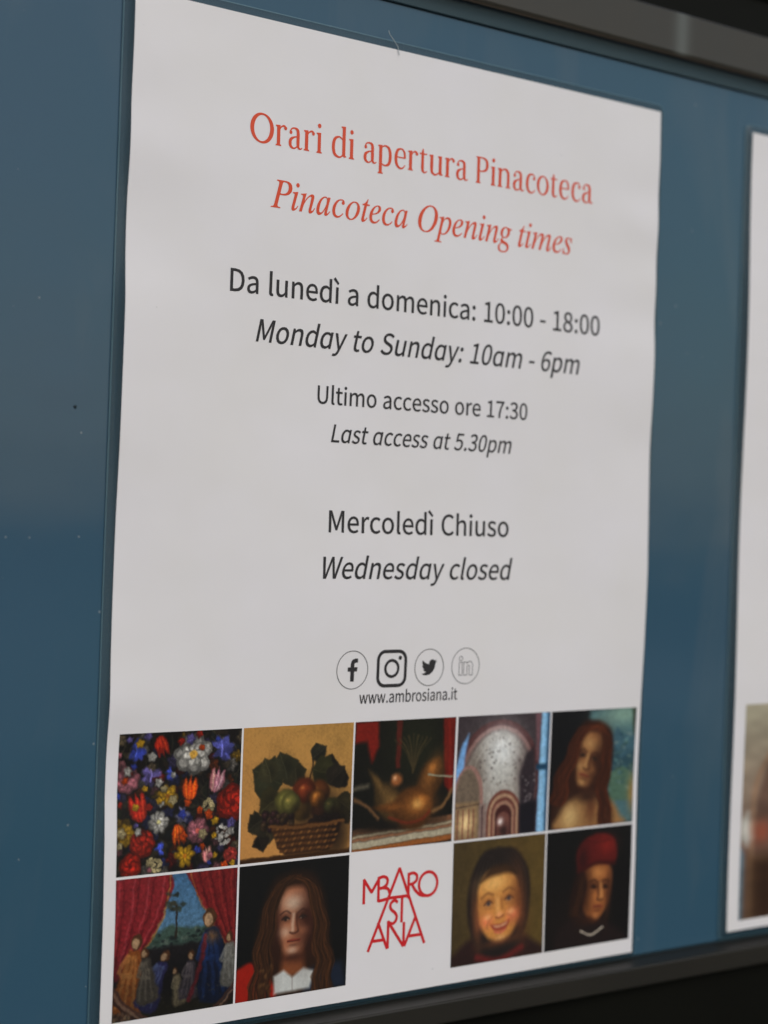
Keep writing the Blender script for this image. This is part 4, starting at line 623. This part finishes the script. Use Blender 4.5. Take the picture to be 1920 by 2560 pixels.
def art_auburn():
    c = Canvas(N, N, (13, 13, 16)); c.poly([(.44, 0), (1, 0), (1, 1), (.44, 1)], (70, 104, 108), .03); c.glow(.86, .06, .3, .10, (130, 162, 142), 0, .9); rn = random.Random(12)
    for p, cc in (([(.70, .26), (.78, .16), (.86, .27), (.92, .20), (1, .26), (1, .5), (.70, .5)], (58, 92, 104)), ([(.66, .42), (.76, .34), (.84, .44), (1, .36), (1, .62), (.66, .6)], (40, 72, 82)), ([(.7, .56), (.86, .5), (1, .58), (1, .8), (.7, .8)], (74, 104, 84))): c.poly(p, cc, .010)
    for i in range(60): c.ell(rn.uniform(.66, 1), rn.uniform(.2, .75), rn.uniform(.008, .04), rn.uniform(.004, .014), rn.choice([(62, 100, 108), (110, 150, 142), (34, 66, 80), (150, 166, 148), (50, 74, 56)]), rn.uniform(-40, 40), .008, .6)
    c.poly([(.95, 0), (1, 0), (1, .25), (.97, .2)], (40, 50, 34), .02); c.glow(.98, .74, .05, .16, (160, 116, 56), 0, .8)
    f = frame_of(.45, .43, .26, 16)
    c.poly([f(0, -1.35), f(.7, -1.15), f(1.05, -.3), f(1.2, .8), f(1.75, 1.4), f(1.9, 2.4), f(-.6, 2.7), f(-1.25, 1.4), f(-1.05, .3), f(-.95, -.5), f(-.6, -1.15)], (42, 20, 13), .02, 1, True)
    c.poly([(.30, .74), (.46, .70), (.58, .74), (.74, .80), (.84, .92), (.86, 1), (.10, 1), (.14, .86), (.22, .78)], (150, 106, 60), .03, 1, True); c.glow(.25, .90, .10, .11, (206, 168, 106), 0, .9); c.glow(.50, .84, .07, .14, (92, 46, 26), 0, .75); c.glow(.62, .9, .07, .10, (166, 112, 62), 0, .6); c.glow(.44, .74, .14, .05, (40, 20, 14), 0, .85)
    face(c, .45, .43, .235, 16, (150, 96, 54), (52, 25, 15), (192, 146, 86), side=1, wide=.60, turn=-.05, lips=(122, 46, 34))
    for s_, p in ((1, [(.10, -1.15), (.62, -.80), (.80, .1), (.98, 1.0), (1.5, 1.9)]), (-1, [(.10, -1.15), (.60, -.85), (.78, -.1), (.95, .9), (1.0, 1.7)])): hair_strands(c, f, [(s_*x, y) for x, y in p], 120, (20, 10, 8), (98, 42, 20), .009, .34, 5+s_, .16)
    c.glow(.56, .16, .09, .05, (112, 52, 24), 10, .5); c.warp(.007, 12); c.grain(.10, 50); c.a = c.a*.84+c.a.mean(2, keepdims=True)*.05
    return c.a
def art_curtains():
    c = Canvas(N, N, (84, 138, 176)); c.grad((62, 108, 150), (112, 146, 160), 90, .9)
    c.poly([(0, .42), (.12, .38), (.3, .42), (.45, .36), (.62, .40), (1, .36), (1, .6), (0, .6)], (60, 84, 72), .012); rn = random.Random(2)
    for i in range(60): c.ell(rn.uniform(0, .9), rn.uniform(.41, .52), rn.uniform(.01, .03), rn.uniform(.006, .016), rn.choice([(28, 40, 34), (96, 112, 96), (44, 62, 48), (20, 26, 28)]), 0, .006, .8)
    c.poly([(0, .52), (1, .50), (1, 1), (0, 1)], (28, 24, 26), .012); c.poly([(0, .84), (1, .80), (1, 1), (0, 1)], (44, 40, 22), .03)
    L = [(.0, 0), (.44, 0), (.40, .25), (.27, .48), (.12, .64), (0, .68), (0, .2)]; c.poly(L, (140, 26, 32), .008, 1, True)
    R = [(.56, 0), (1, 0), (1, .1), (1, .62), (.92, .56), (.80, .38), (.68, .2)]; c.poly(R, (122, 22, 24), .008, 1, True)
    for k in range(11):
        t = k/10; c.line([(.03+.4*t, 0), (.02+.36*t, .26), (0+.16*t, .6)], .014, (184, 60, 66) if k % 3 == 0 else (92, 14, 20) if k % 3 == 1 else (150, 32, 38), .006, .65)
        c.line([(.63+.34*t, 0), (.74+.25*t, .28), (.93+.08*t, .56)], .014, (160, 40, 34) if k % 3 == 0 else (80, 12, 16) if k % 3 == 1 else (130, 28, 26), .006, .65)
    c.line([(.44, 0), (.40, .26), (.27, .48), (.10, .65)], .014, (176, 120, 50), .006, .8); c.line([(.60, 0), (.68, .2), (.80, .39), (.93, .57)], .012, (160, 96, 44), .006, .8)
    c.line([(.49, .46), (.495, .3), (.48, .2)], .014, (40, 30, 22), .005)
    for i in range(26): c.ell(.485+rn.uniform(-.07, .07), .2+rn.uniform(-.08, .07), .02, .012, rn.choice([(44, 50, 36), (60, 58, 42), (30, 36, 30)]), 0, .008, .8)
    def person(x, y, s, robe, robe2, rot=0):
        f = frame_of(x, y, s, rot)
        c.poly([f(-.18, -.45), f(.2, -.45), f(.34, .2), (f(.5, 1.3)), f(-.5, 1.3), f(-.32, .2)], robe, .01, 1, True)
        for o in (-.25, -.05, .15): c.line([f(o*.5, -.3), f(o, .5), f(o*1.5, 1.2)], s*.1, robe2, .006, .7)
        c.line([f(-.2, -.3), f(-.4, .2), f(0, .3)], s*.14, robe2, .006, .8); c.ell(*f(0, -.72), s*.19, s*.24, (78, 44, 22), rot, .006); c.ell(*f(-.03, -.68), s*.12, s*.17, (178, 138, 98), rot, .006)
    c.glow(.5, .78, .5, .2, (18, 16, 18), 0, .8)
    person(.15, .62, .24, (150, 74, 22), (196, 122, 54), 8); person(.36, .70, .19, (40, 38, 84), (84, 98, 144), 24); person(.26, .66, .17, (74, 66, 56), (120, 108, 90), -6)
    person(.52, .78, .12, (110, 96, 68), (150, 134, 100), -14); person(.62, .70, .15, (60, 52, 60), (104, 92, 92), 4)
    person(.80, .55, .29, (14, 26, 56), (24, 52, 108), -8); c.line([(.74, .48), (.70, .70), (.62, .92)], .034, (116, 26, 34), .008, .9); c.glow(.80, .48, .05, .05, (150, 92, 34), 0, .7)
    person(.95, .62, .17, (120, 116, 104), (150, 146, 136), -4)
    for i in range(40): c.ell(rn.uniform(.1, .9), rn.uniform(.80, .95), .006, .005, (110, 96, 60), 0, .004, .5)
    th = np.linspace(.0, 1, 20)
    for o, cc in ((0, (96, 58, 44)), (.03, (150, 108, 84)), (.06, (66, 36, 28))):
        c.line([(-.02-o, .72), (.10-o, .88), (.30-o*.4, 1.01+o)], .022, cc, .006); c.line([(1.02+o, .80), (.95+o, .90), (.82+o*.4, 1.01+o)], .018, cc, .006)
    for i in range(40): c.ell(rn.uniform(0, .16), rn.uniform(.93, 1), .014, .01, rn.choice([(120, 84, 60), (60, 34, 26), (150, 116, 84)]), rn.uniform(0, 180), .006, .8)
    c.warp(.016, 24); c.grain(.22, 50); c.a = c.a*(.70-.22*np.clip((c.V-.45)*3, 0, 1)[..., None])+c.a.mean(2, keepdims=True)*.07
    return c.a
def art_pale():
    c = Canvas(N, N, (12, 12, 12)); f = frame_of(.50, .45, .26, 0)
    c.poly([f(0, -1.45), f(.7, -1.2), f(1.1, -.4), f(1.25, .6), f(1.3, 1.6), f(1.1, 2.4), f(-1.1, 2.4), f(-1.35, 1.6), f(-1.3, .6), f(-1.1, -.4), f(-.7, -1.2)], (34, 20, 12), .04, 1, True)
    c.poly([(0, .76), (.14, .72), (.3, .86), (.34, 1), (0, 1)], (128, 22, 12), .015, 1, True); c.poly([(.66, .82), (.95, .8), (1, 1), (.6, 1)], (22, 28, 40), .03)
    c.poly([f(-.35, .8), f(.35, .8), f(.45, 1.6), f(-.45, 1.6)], (110, 60, 34), .03); c.poly([(.33, .84), (.42, .81), (.50, .87), (.60, .81), (.70, .84), (.66, .97), (.34, .98)], (170, 170, 164), .015); c.line([(.5, .87), (.505, .97)], .006, (120, 110, 104), .005)
    face(c, .50, .45, .25, 0, (146, 90, 62), (44, 22, 16), (186, 160, 136), side=1, wide=.62, lips=(104, 38, 28))
    c.glow(.49, .32, .075, .055, (160, 150, 132), 0, .35)
    for s_ in (1, -1):
        hair_strands(c, f, [(s_*x, y) for x, y in [(.1, -1.28), (.55, -1.0), (.82, -.4), (.98, .5), (1.08, 1.3), (1.1, 2.6)]], 110, (16, 11, 9), (78, 44, 22), .008, .36, 7+s_, .13)
    for i in range(30):
        rn = random.Random(i); c.ell(.26+rn.uniform(-.06, .05), .84+rn.uniform(-.08, .12), .012, .018, rn.choice([(60, 38, 20), (36, 22, 14), (84, 56, 30)]), rn.uniform(0, 90), .008, .6)
    c.warp(.006, 12); c.grain(.06, 40)
    return c.a
def art_child():
    c = Canvas(N, N, (66, 52, 24)); c.grad((60, 48, 28), (80, 62, 28), 0, .8); c.grain(.10, 8, 2)
    c.poly([(.22, .78), (.08, .86), (.0, 1), (.98, 1), (.86, .86), (.70, .80)], (36, 22, 20), .03, 1, True)
    c.poly([(.48, .07), (.68, .11), (.82, .30), (.84, .55), (.78, .80), (.62, .95), (.36, .94), (.22, .80), (.16, .52), (.20, .28), (.32, .11)], (28, 22, 20), .018, 1, True)
    for t in range(26): k = t/25; c.line([(.33+.3*k, .10+.03*math.sin(k*9)), (.22+.56*k, .30), (.18+.62*k, .60 if abs(k-.5) > .36 else .33)], .008, (52, 42, 36) if t % 2 else (20, 16, 15), .005, .45)
    f = frame_of(.50, .54, .30, -6); W = .80
    c.poly([f(x*W, y) for x, y in ((0, -.98), (.5, -.92), (.86, -.55), (.96, 0), (.90, .42), (.60, .82), (.22, 1.0), (-.22, 1.0), (-.60, .82), (-.90, .42), (-.96, 0), (-.86, -.55), (-.5, -.92))], (178, 118, 56), .02, smooth=True)
    g = lambda x, y, a, b, cc, op=.7: c.glow(*f(x, y), a*.3, b*.3, cc, -6, op)
    g(.72, .1, .28, .95, (98, 54, 30), .9); g(-.82, .25, .16, .7, (120, 68, 38), .7); g(-.12, -.62, .5, .26, (214, 166, 96)); g(0, 1.02, .6, .12, (90, 50, 30), .8)
    for e in (-1, 1):
        g(e*.36, -.12, .24, .14, (128, 76, 42), .75); g(e*.46, .38, .26, .2, (204, 104, 70), .75); g(e*.42, .28, .12, .08, (224, 170, 110), .6)
        c.line([f(e*.18, -.30), f(e*.38, -.37), f(e*.60, -.28)], .016, (104, 62, 34), .012, .8)
        c.ell(*f(e*.37, -.08), .034, .018, (150, 108, 76), -6, .010); c.ell(*f(e*.37, -.09), .019, .019, (48, 42, 44), -6, .010)
        c.line([f(e*.23, -.08), f(e*.37, -.17), f(e*.52, -.07)], .011, (70, 38, 22), .006, .9); c.line([f(e*.26, .04), f(e*.38, .06), f(e*.50, .02)], .008, (140, 86, 50), .007, .7)
    c.line([f(-.05, -.15), f(-.05, .12), f(-.02, .26)], .03, (212, 156, 92), .02, .7); c.line([f(.10, -.1), f(.12, .15)], .018, (128, 74, 40), .014, .6)
    c.ell(*f(0, .29), .036, .026, (206, 138, 84), -6, .014); c.line([f(-.13, .34), f(0, .37), f(.14, .33)], .012, (112, 52, 34), .008, .85)
    c.poly([f(-.34, .50), f(-.15, .53), f(0, .55), f(.16, .53), f(.36, .49), (f(.22, .70)), f(.0, .74), f(-.22, .68)], (130, 52, 38), .012, smooth=True)
    c.poly([f(-.24, .54), f(0, .58), f(.26, .53), f(.16, .62), f(-.14, .63)], (186, 138, 102), .010, smooth=True); c.line([f(-.20, .73), f(0, .79), f(.2, .72)], .016, (176, 84, 66), .008, .9)
    for e in (-1, 1): c.line([f(e*.30, .32), f(e*.44, .45), f(e*.45, .58)], .010, (132, 78, 46), .010, .6)
    g(0, .92, .2, .08, (210, 156, 96), .7); c.poly([f(-.62, -.72), f(-.2, -1.05), f(.4, -1.02), f(.74, -.7), f(.3, -.80), f(-.2, -.80)], (44, 28, 18), .02, .9, True)
    c.line([(.28, .95), (.5, 1.0), (.76, .92)], .05, (92, 28, 26), .02, .8); c.warp(.005, 12); c.grain(.08, 44)
    return c.a
def art_redcap():
    c = Canvas(N, N, (13, 12, 12)); c.glow(.3, .8, .4, .3, (22, 16, 14), 0, .9)
    c.poly([(.10, 1), (.16, .84), (.32, .74), (.44, .62), (.66, .80), (.84, .88), (.92, 1)], (26, 18, 17), .03, 1, True)
    f = frame_of(.58, .53, .26, 4)
    c.poly([f(-.55, -.8), f(.2, -.95), f(.62, -.7), f(.70, -.2), f(.62, .4), f(.36, .86), f(.0, 1.06), f(-.34, .86), f(-.6, .4), f(-.7, -.2)], (128, 74, 38), .016, 1, True)
    g = lambda x, y, a, b, cc, op=.7: c.glow(*f(x, y), a*.26, b*.26, cc, 4, op)
    g(-.55, .1, .36, .9, (42, 22, 14), .95); g(.05, -.55, .3, .2, (176, 116, 62)); g(.12, .26, .2, .2, (170, 104, 54), .8); g(.60, .1, .14, .8, (66, 36, 22), .9); g(-.1, 1.0, .5, .14, (44, 22, 14), .9); g(.1, .86, .14, .1, (168, 106, 60), .8)
    for e, x in ((0, -.10), (1, .42)):
        g(x, -.12, .2, .13, (54, 28, 18), .9); c.line([f(x-.2, -.24), f(x, -.32), f(x+.16, -.25)], .014, (44, 22, 14), .008, .9); c.line([f(x-.13, -.07), f(x, -.13), f(x+.12, -.06)], .011, (22, 14, 12), .006, .95); c.ell(*f(x+.02, -.06), .013, .012, (18, 12, 12), 0, .006)
        c.line([f(x-.1, .02), f(x, .04), f(x+.1, .01)], .006, (150, 92, 52), .006, .6)
    c.line([f(.20, -.2), f(.26, .08), f(.30, .26)], .026, (184, 124, 70), .012, .85); c.line([f(.12, -.2), f(.14, .1), f(.14, .28)], .022, (62, 32, 20), .014, .8); c.line([f(.10, .33), f(.24, .36), f(.34, .30)], .012, (40, 20, 14), .007, .9)
    c.line([f(-.02, .56), f(.18, .54), f(.36, .57)], .020, (108, 46, 32), .008, .95); c.line([f(0, .57), f(.2, .575), f(.34, .575)], .006, (44, 20, 16), .005, .9); g(.18, .69, .16, .04, (70, 34, 22), .8)
    c.poly([f(-.62, -.6), f(-.42, -.2), f(-.50, .3), f(-.60, .75), f(-.95, .95), f(-1.1, .4), f(-.95, -.3)], (30, 16, 12), .02, 1, True); hair_strands(c, f, [(-.6, -.5), (-.75, 0), (-.8, .5), (-.86, .85)], 46, (18, 11, 9), (58, 32, 19), .010, .22, 4, .1)
    c.poly([(.36, .36), (.35, .20), (.44, .09), (.62, .05), (.78, .11), (.82, .27), (.74, .33), (.58, .30), (.46, .34)], (74, 18, 16), .014, 1, True); c.glow(.70, .16, .10, .08, (112, 26, 20), 0, .8); c.glow(.42, .26, .07, .12, (34, 12, 12), 0, .8)
    c.line([(.37, .36), (.57, .305), (.80, .32)], .034, (48, 14, 12), .012, .9); c.line([(.45, .10), (.60, .13), (.74, .11)], .008, (50, 12, 12), .008, .6)
    c.line([(.42, .87), (.54, .915), (.68, .86)], .016, (172, 160, 142), .006); c.line([(.44, .90), (.55, .945), (.68, .90)], .02, (24, 16, 16), .01); c.warp(.006, 12); c.grain(.08, 40)
    return c.a
def art_hall(w=260, h=120):
    c = Canvas(w, h, (92, 82, 66)); c.grad((150, 142, 120), (108, 82, 70), 90, .9, .05, .7)
    for k in range(6):
        x = .10+.165*k; c.poly([(x-.06, 1), (x-.06, .45), (x-.03, .28), (x, .22), (x+.03, .28), (x+.06, .45), (x+.06, 1)], (88, 66, 54), .012); c.line([(x-.065, 1), (x-.065, .44), (x-.03, .26), (x, .2), (x+.03, .26), (x+.065, .44), (x+.065, 1)], .014, (128, 100, 78), .006)
    c.poly([(0, .55), (.02, .50), (.035, .62), (.02, .66), (0, .62)], (176, 176, 166), .012); c.poly([(0, .66), (.012, .70), (.01, 1), (0, 1)], (96, 140, 168), .008); c.poly([(.012, .7), (1, .7), (1, 1), (.012, 1)], (58, 38, 20), .03, .7); c.poly([(.045, .74), (1, .72), (1, 1), (.045, 1)], (34, 18, 10), .02, .7)
    c.glow(.06, .6, .03, .06, (130, 60, 40), 0, .7); c.grain(.15, 14)
    return c.a
INK = .74      # print brightness at which the photograph's values come back under this light
def picture(parent, arr, x0, x1, z0, z1, yf, label):
    h, w_, _ = arr.shape; xs = np.linspace(x0, x1, w_); zs = np.linspace(z1, z0, h); X, Z = np.meshgrid(xs, zs)
    V = np.stack([X, yf(X, Z)-.06, Z], -1).reshape(-1, 3)*MM; off = np.array(parent.location); V = V-off
    i = np.arange(h*w_).reshape(h, w_); a, b, c_, d = i[:-1, :-1].ravel(), i[:-1, 1:].ravel(), i[1:, 1:].ravel(), i[1:, :-1].ravel()
    Q = np.stack([a, d, c_, b], 1)
    me = bpy.data.meshes.new('picture'); me.vertices.add(len(V)); me.vertices.foreach_set('co', V.astype(np.float32).ravel())
    me.loops.add(Q.size); me.loops.foreach_set('vertex_index', Q.ravel().astype(np.int32)); me.polygons.add(len(Q)); me.polygons.foreach_set('loop_start', (np.arange(len(Q))*4).astype(np.int32))
    me.update(calc_edges=True); me.validate()
    ca = me.color_attributes.new('print', 'FLOAT_COLOR', 'POINT'); A = np.clip(arr.reshape(-1, 3), 0, 1); L = np.where(A <= .04045, A/12.92, ((A+.055)/1.055)**2.4)/INK
    ca.data.foreach_set('color', np.concatenate([np.clip(L, 0, .9), np.ones((len(L), 1))], 1).astype(np.float32).ravel())
    me.materials.append(M_print); me.polygons.foreach_set('use_smooth', [True]*len(me.polygons))
    o = bpy.data.objects.new('picture', me); col.objects.link(o); o.parent = parent; o['label'] = label
    return o

# ------------------------------------------------------------------ the opening-times poster
p1 = tag(empty('poster', (0, 0, -.1485)), 'laminated white sheet with red opening-times heading, ten-square picture grid and red lettered emblem', 'poster')
sheet(p1, -105, 105, -148.5, 148.5, Y1); film(p1, -105, 105, -148.5, 148.5, Y1)
def line(s, font, cap, x0, x1, z, m, bold=0, unit=656, space=235, label=None):
    V, F = text_2d(s, font, cap/unit*1000, x0, x1, z, bold, space)
    return print_2d('text_line', V, F, m, p1, Y1, label=label)
line('Orari di apertura Pinacoteca', 'serif', 8.6, -65.6, 73.6, 111.7, M_red, 0, 660, 225, 'red upright serif heading reading Orari di apertura Pinacoteca')
line('Pinacoteca Opening times', 'italic', 8.6, -57.6, 64.6, 93.2, M_red, 3, 660, 250, 'red italic heading reading Pinacoteca Opening times')
line('Da lunedì a domenica: 10:00 - 18:00', 'sans', 6.6, -70.6, 78.6, 66.9, M_ink, 8, label='black line reading Da lunedì a domenica: 10:00 - 18:00')
line('Monday to Sunday: 10am - 6pm', 'slant', 6.6, -61.0, 69.8, 52.9, M_ink, 8, label='black italic line reading Monday to Sunday: 10am - 6pm')
line('Ultimo accesso ore 17:30', 'sans', 5.4, -38.0, 47.0, 36.0, M_ink, 8, label='smaller line reading Ultimo accesso ore 17:30')
line('Last access at 5.30pm', 'slant', 5.4, -32.4, 40.7, 24.5, M_ink, 8, label='smaller italic line reading Last access at 5.30pm')
line('Mercoledì Chiuso', 'sans', 6.6, -32.3, 40.8, -3.1, M_ink, 8, label='line reading Mercoledì Chiuso')
line('Wednesday closed', 'slant', 6.6, -34.0, 42.9, -17.3, M_ink, 8, label='italic line reading Wednesday closed')
line('www.ambrosiana.it', 'sans', 3.7, -18.4, 20.9, -56.2, M_ink, 8, label='small web address reading www.ambrosiana.it')
def icon(polys, cx, cz, m, label):
    V, F = cdt_faces([[(x+cx, y+cz) for x, y in q] for q in polys]); return print_2d('icon', V, F, m, p1, Y1, label=label)
fb = poly((-.72, -3.6), (.68, -3.6), (.68, -.5), (1.72, -.5), (1.95, .85), (.68, .85), (.68, 1.6), (.82, 2.05), (1.25, 2.25), (2.0, 2.25), (2.0, 3.5), (1.1, 3.58), (.1, 3.3), (-.5, 2.65), (-.72, 1.7), (-.72, .85), (-1.8, .85), (-1.8, -.5), (-.72, -.5))
icon(ring(0, 0, 5.9, 5.9, lambda a: .22, 56)+fb, -21.5, -45.6, M_ink, 'thin circle round a solid letter f')
def rrect(h, r, wd):
    P = []
    for cx, cy, a0 in ((h-r, h-r, 0), (-(h-r), h-r, 90), (-(h-r), -(h-r), 180), (h-r, -(h-r), 270)):
        for t in range(9): a = math.radians(a0+90*t/8); P.append((cx, cy, math.cos(a), math.sin(a)))
    out = []; n = len(P)
    for i in range(n):
        q = []
        for j, s in ((i, 1), ((i+1) % n, 1), ((i+1) % n, -1), (i, -1)): cx, cy, c_, s_ = P[j]; q.append((cx+(r+s*wd/2)*c_, cy+(r+s*wd/2)*s_))
        out.append(q[::-1])
    return out
icon(rrect(5.4, 2.7, 1.1)+ring(0, 0, 2.55, 2.55, lambda a: .95, 40)+dot(3.2, 3.3, .68), -6.2, -45.5, M_ink, 'heavy rounded square with a ring and a dot, a camera sign')
bird = [(23.95, 4.57), (22.6, 5.05), (21.13, 5.35), (22.5, 4.2), (23.29, 2.62), (21.8, 3.35), (20.16, 3.81), (18.5, 2.6), (16.6, 2.15), (14.2, 2.8), (12.3, 4.6), (11.6, 6.9), (11.78, 8.29), (7.5, 7.1), (4.2, 5.5), (1.64, 3.16), (1.0, 4.6), (.97, 5.64), (1.5, 8), (3.16, 9.73), (2.0, 9.6), (.93, 9.12), (1.6, 11.6), (2.9, 13.2), (4.88, 14.0), (3.8, 14.2), (2.67, 14.09), (4.3, 16.5), (7.27, 17.5), (4.5, 19.1), (1.17, 19.61), (0, 19.54), (3.6, 21.3), (7.56, 21.75), (13, 20.8), (17.5, 17.5), (20.4, 13), (21.55, 7.77), (21.54, 7.14)]
icon(ring(0, 0, 5.85, 5.85, lambda a: .22, 56)+[[((x-12)*.262, (12-y)*.262) for x, y in bird][::-1]], 8.8, -45.5, M_ink, 'thin circle round a solid bird')
def outline(P, wd=.2):
    out = []
    for a, b in zip(P, P[1:]+P[:1]):
        dx, dy = b[0]-a[0], b[1]-a[1]; L = math.hypot(dx, dy); nx, ny = -dy/L*wd/2, dx/L*wd/2; ex, ey = dx/L*wd/2, dy/L*wd/2
        out.append([(a[0]+nx-ex, a[1]+ny-ey), (a[0]-nx-ex, a[1]-ny-ey), (b[0]-nx+ex, b[1]-ny+ey), (b[0]+nx+ex, b[1]+ny+ey)])
    return out
nn = [(-.75, 1.3), (.5, 1.3), (.5, .75), (1.1, 1.3), (1.8, 1.5), (2.6, 1.15), (2.95, .3), (2.95, -3), (1.6, -3), (1.6, -.3), (1.3, .25), (.8, .1), (.6, -.3), (.6, -3), (-.75, -3)]
icon(ring(0, 0, 5.8, 5.8, lambda a: .22, 56)+ring(-2.05, 2.45, .72, .72, lambda a: .2, 20)+outline([(-2.7, 1.2), (-1.4, 1.2), (-1.4, -3), (-2.7, -3)])+outline(nn), 23.9, -45.4, M_inkg, 'thin grey circle round the outlined letters in')
W1 = 1.02
def ls(*p, k=8): return stroke([(*q, W1) for q in p], k)
logo = (ls((-14.0, -119.0), (-14.0, -111.2))+ls((-14.2, -111.2), (-10.9, -115.7))+ls((-11.1, -115.7), (-8.0, -111.3))+ls((-8.3, -118.9), (-8.3, -111.0))
 + ls((-8.3, -111.4), (-6.4, -111.1), (-4.9, -111.9), (-5.0, -113.5), (-6.4, -114.5), (-8.3, -114.7))+ls((-6.4, -114.6), (-4.6, -115.1), (-3.9, -116.4))+ls((-8.3, -118.6), (-6, -118.4), (-4.2, -118.1))
 + ls((.0, -108.9), (-11.9, -134.1))+ls((-.1, -108.9), (10.7, -134.0))+ls((-4.2, -118.1), (3.9, -118.1))
 + ls((3.7, -119.0), (3.7, -110.8))+ls((3.7, -111.3), (5.6, -111.1), (7.0, -112.0), (6.8, -113.6), (5.2, -114.5), (3.7, -114.6))+ls((4.9, -114.4), (6.6, -116.8), (8.7, -118.4), (11.5, -118.9))
 + ring(11.7, -115.1, 3.75, 3.8, lambda a: W1, 40)
 + ls((-.5, -119.8), (-1.6, -119.1), (-2.9, -119.5), (-3.5, -120.7), (-2.9, -121.9), (-1.6, -122.9), (-.8, -124.2), (-1.3, -125.7), (-2.6, -126.3), (-4.2, -125.6))
 + ls((1.2, -118.4), (1.2, -126.3))+ls((-8.2, -125.3), (-4.3, -134.0))+ls((-10.6, -131.0), (-5.7, -131.0))+ls((-4.1, -134.0), (-4.1, -125.2))+ls((-4.3, -125.3), (2.2, -134.0))+ls((2.2, -134.0), (2.2, -126.3))
 + ls((2.5, -134.0), (6.9, -124.9))+ls((4.1, -131.0), (9.3, -131.0)))
V, F = cdt_faces(logo); print_2d('emblem', V, F, M_logo, p1, Y1, label='red emblem of interlocked thin letters MBARO SI ANA')
def cell(i): return -101.2+40.95*i+(.25 if i > 2 else 0)
CW = 40.25
for i, j, fn, lb in ((0, 0, art_flowers, 'printed picture of a crowded bouquet on black'), (1, 0, art_fruit, 'printed picture of a fruit basket on tan'), (2, 0, art_still, 'printed dark picture of gourds on a striped table'), (3, 0, art_vault, 'printed picture of a pale vaulted hall'),
                     (4, 0, art_auburn, 'printed portrait with long auburn hair before a teal landscape'), (0, 1, art_curtains, 'printed picture of red curtains opening on a landscape with robed figures'), (1, 1, art_pale, 'printed portrait of a pale long-haired face on black'),
                     (3, 1, art_child, 'printed portrait of a smiling child in a dark hood'), (4, 1, art_redcap, 'printed dark portrait of a person in a red cap')):
    z1 = -61.9-41.15*j; picture(p1, fn(), cell(i), cell(i)+CW, z1-40.4, z1, Y1, lb)

# ------------------------------------------------------------------ the second poster, cut off by the right side of the picture
p2 = tag(empty('poster', (.2593, 0, -.1472)), 'laminated white sheet cut off at right, with one large brown interior picture', 'poster')
sheet(p2, 154.3, 364.3, -147.2, 149.2, Y2); film(p2, 154.3, 364.3, -147.2, 149.2, Y2)
picture(p2, art_hall(), 160.4, 358.0, -143.6, -63.1, Y2, 'printed picture of a brown arcaded interior')

# ------------------------------------------------------------------ a stray fibre lying at the top edge of the first poster
FP = [(-16.2, 153.8), (-15.6, 152.6), (-14.2, 151.2), (-12.6, 149.6), (-12.0, 148.0), (-11.6, 146.8)]
C = catmull([(x, z, .16) for x, z in FP], 6); V = []; F = []
for i, (x, z, r) in enumerate(C):
    rr = .11*(1 if 0 < i < len(C)-1 else .2); y = float(Y1(x, min(z, 148)))-.35
    for k in range(6): a = k*math.pi/3; V.append(((x+rr*math.cos(a))*MM, (y+rr*math.sin(a))*MM, (z+rr*.4*math.cos(a))*MM))
for i in range(len(C)-1):
    for k in range(6): a = i*6+k; b = i*6+(k+1) % 6; F.append((a, b, b+6, a+6))
fib = mesh_obj('fibre', V, F, M_fibre, None, smooth=True); tag(fib, 'pale stray fibre curling over the top edge of the opening-times sheet', 'fibre')
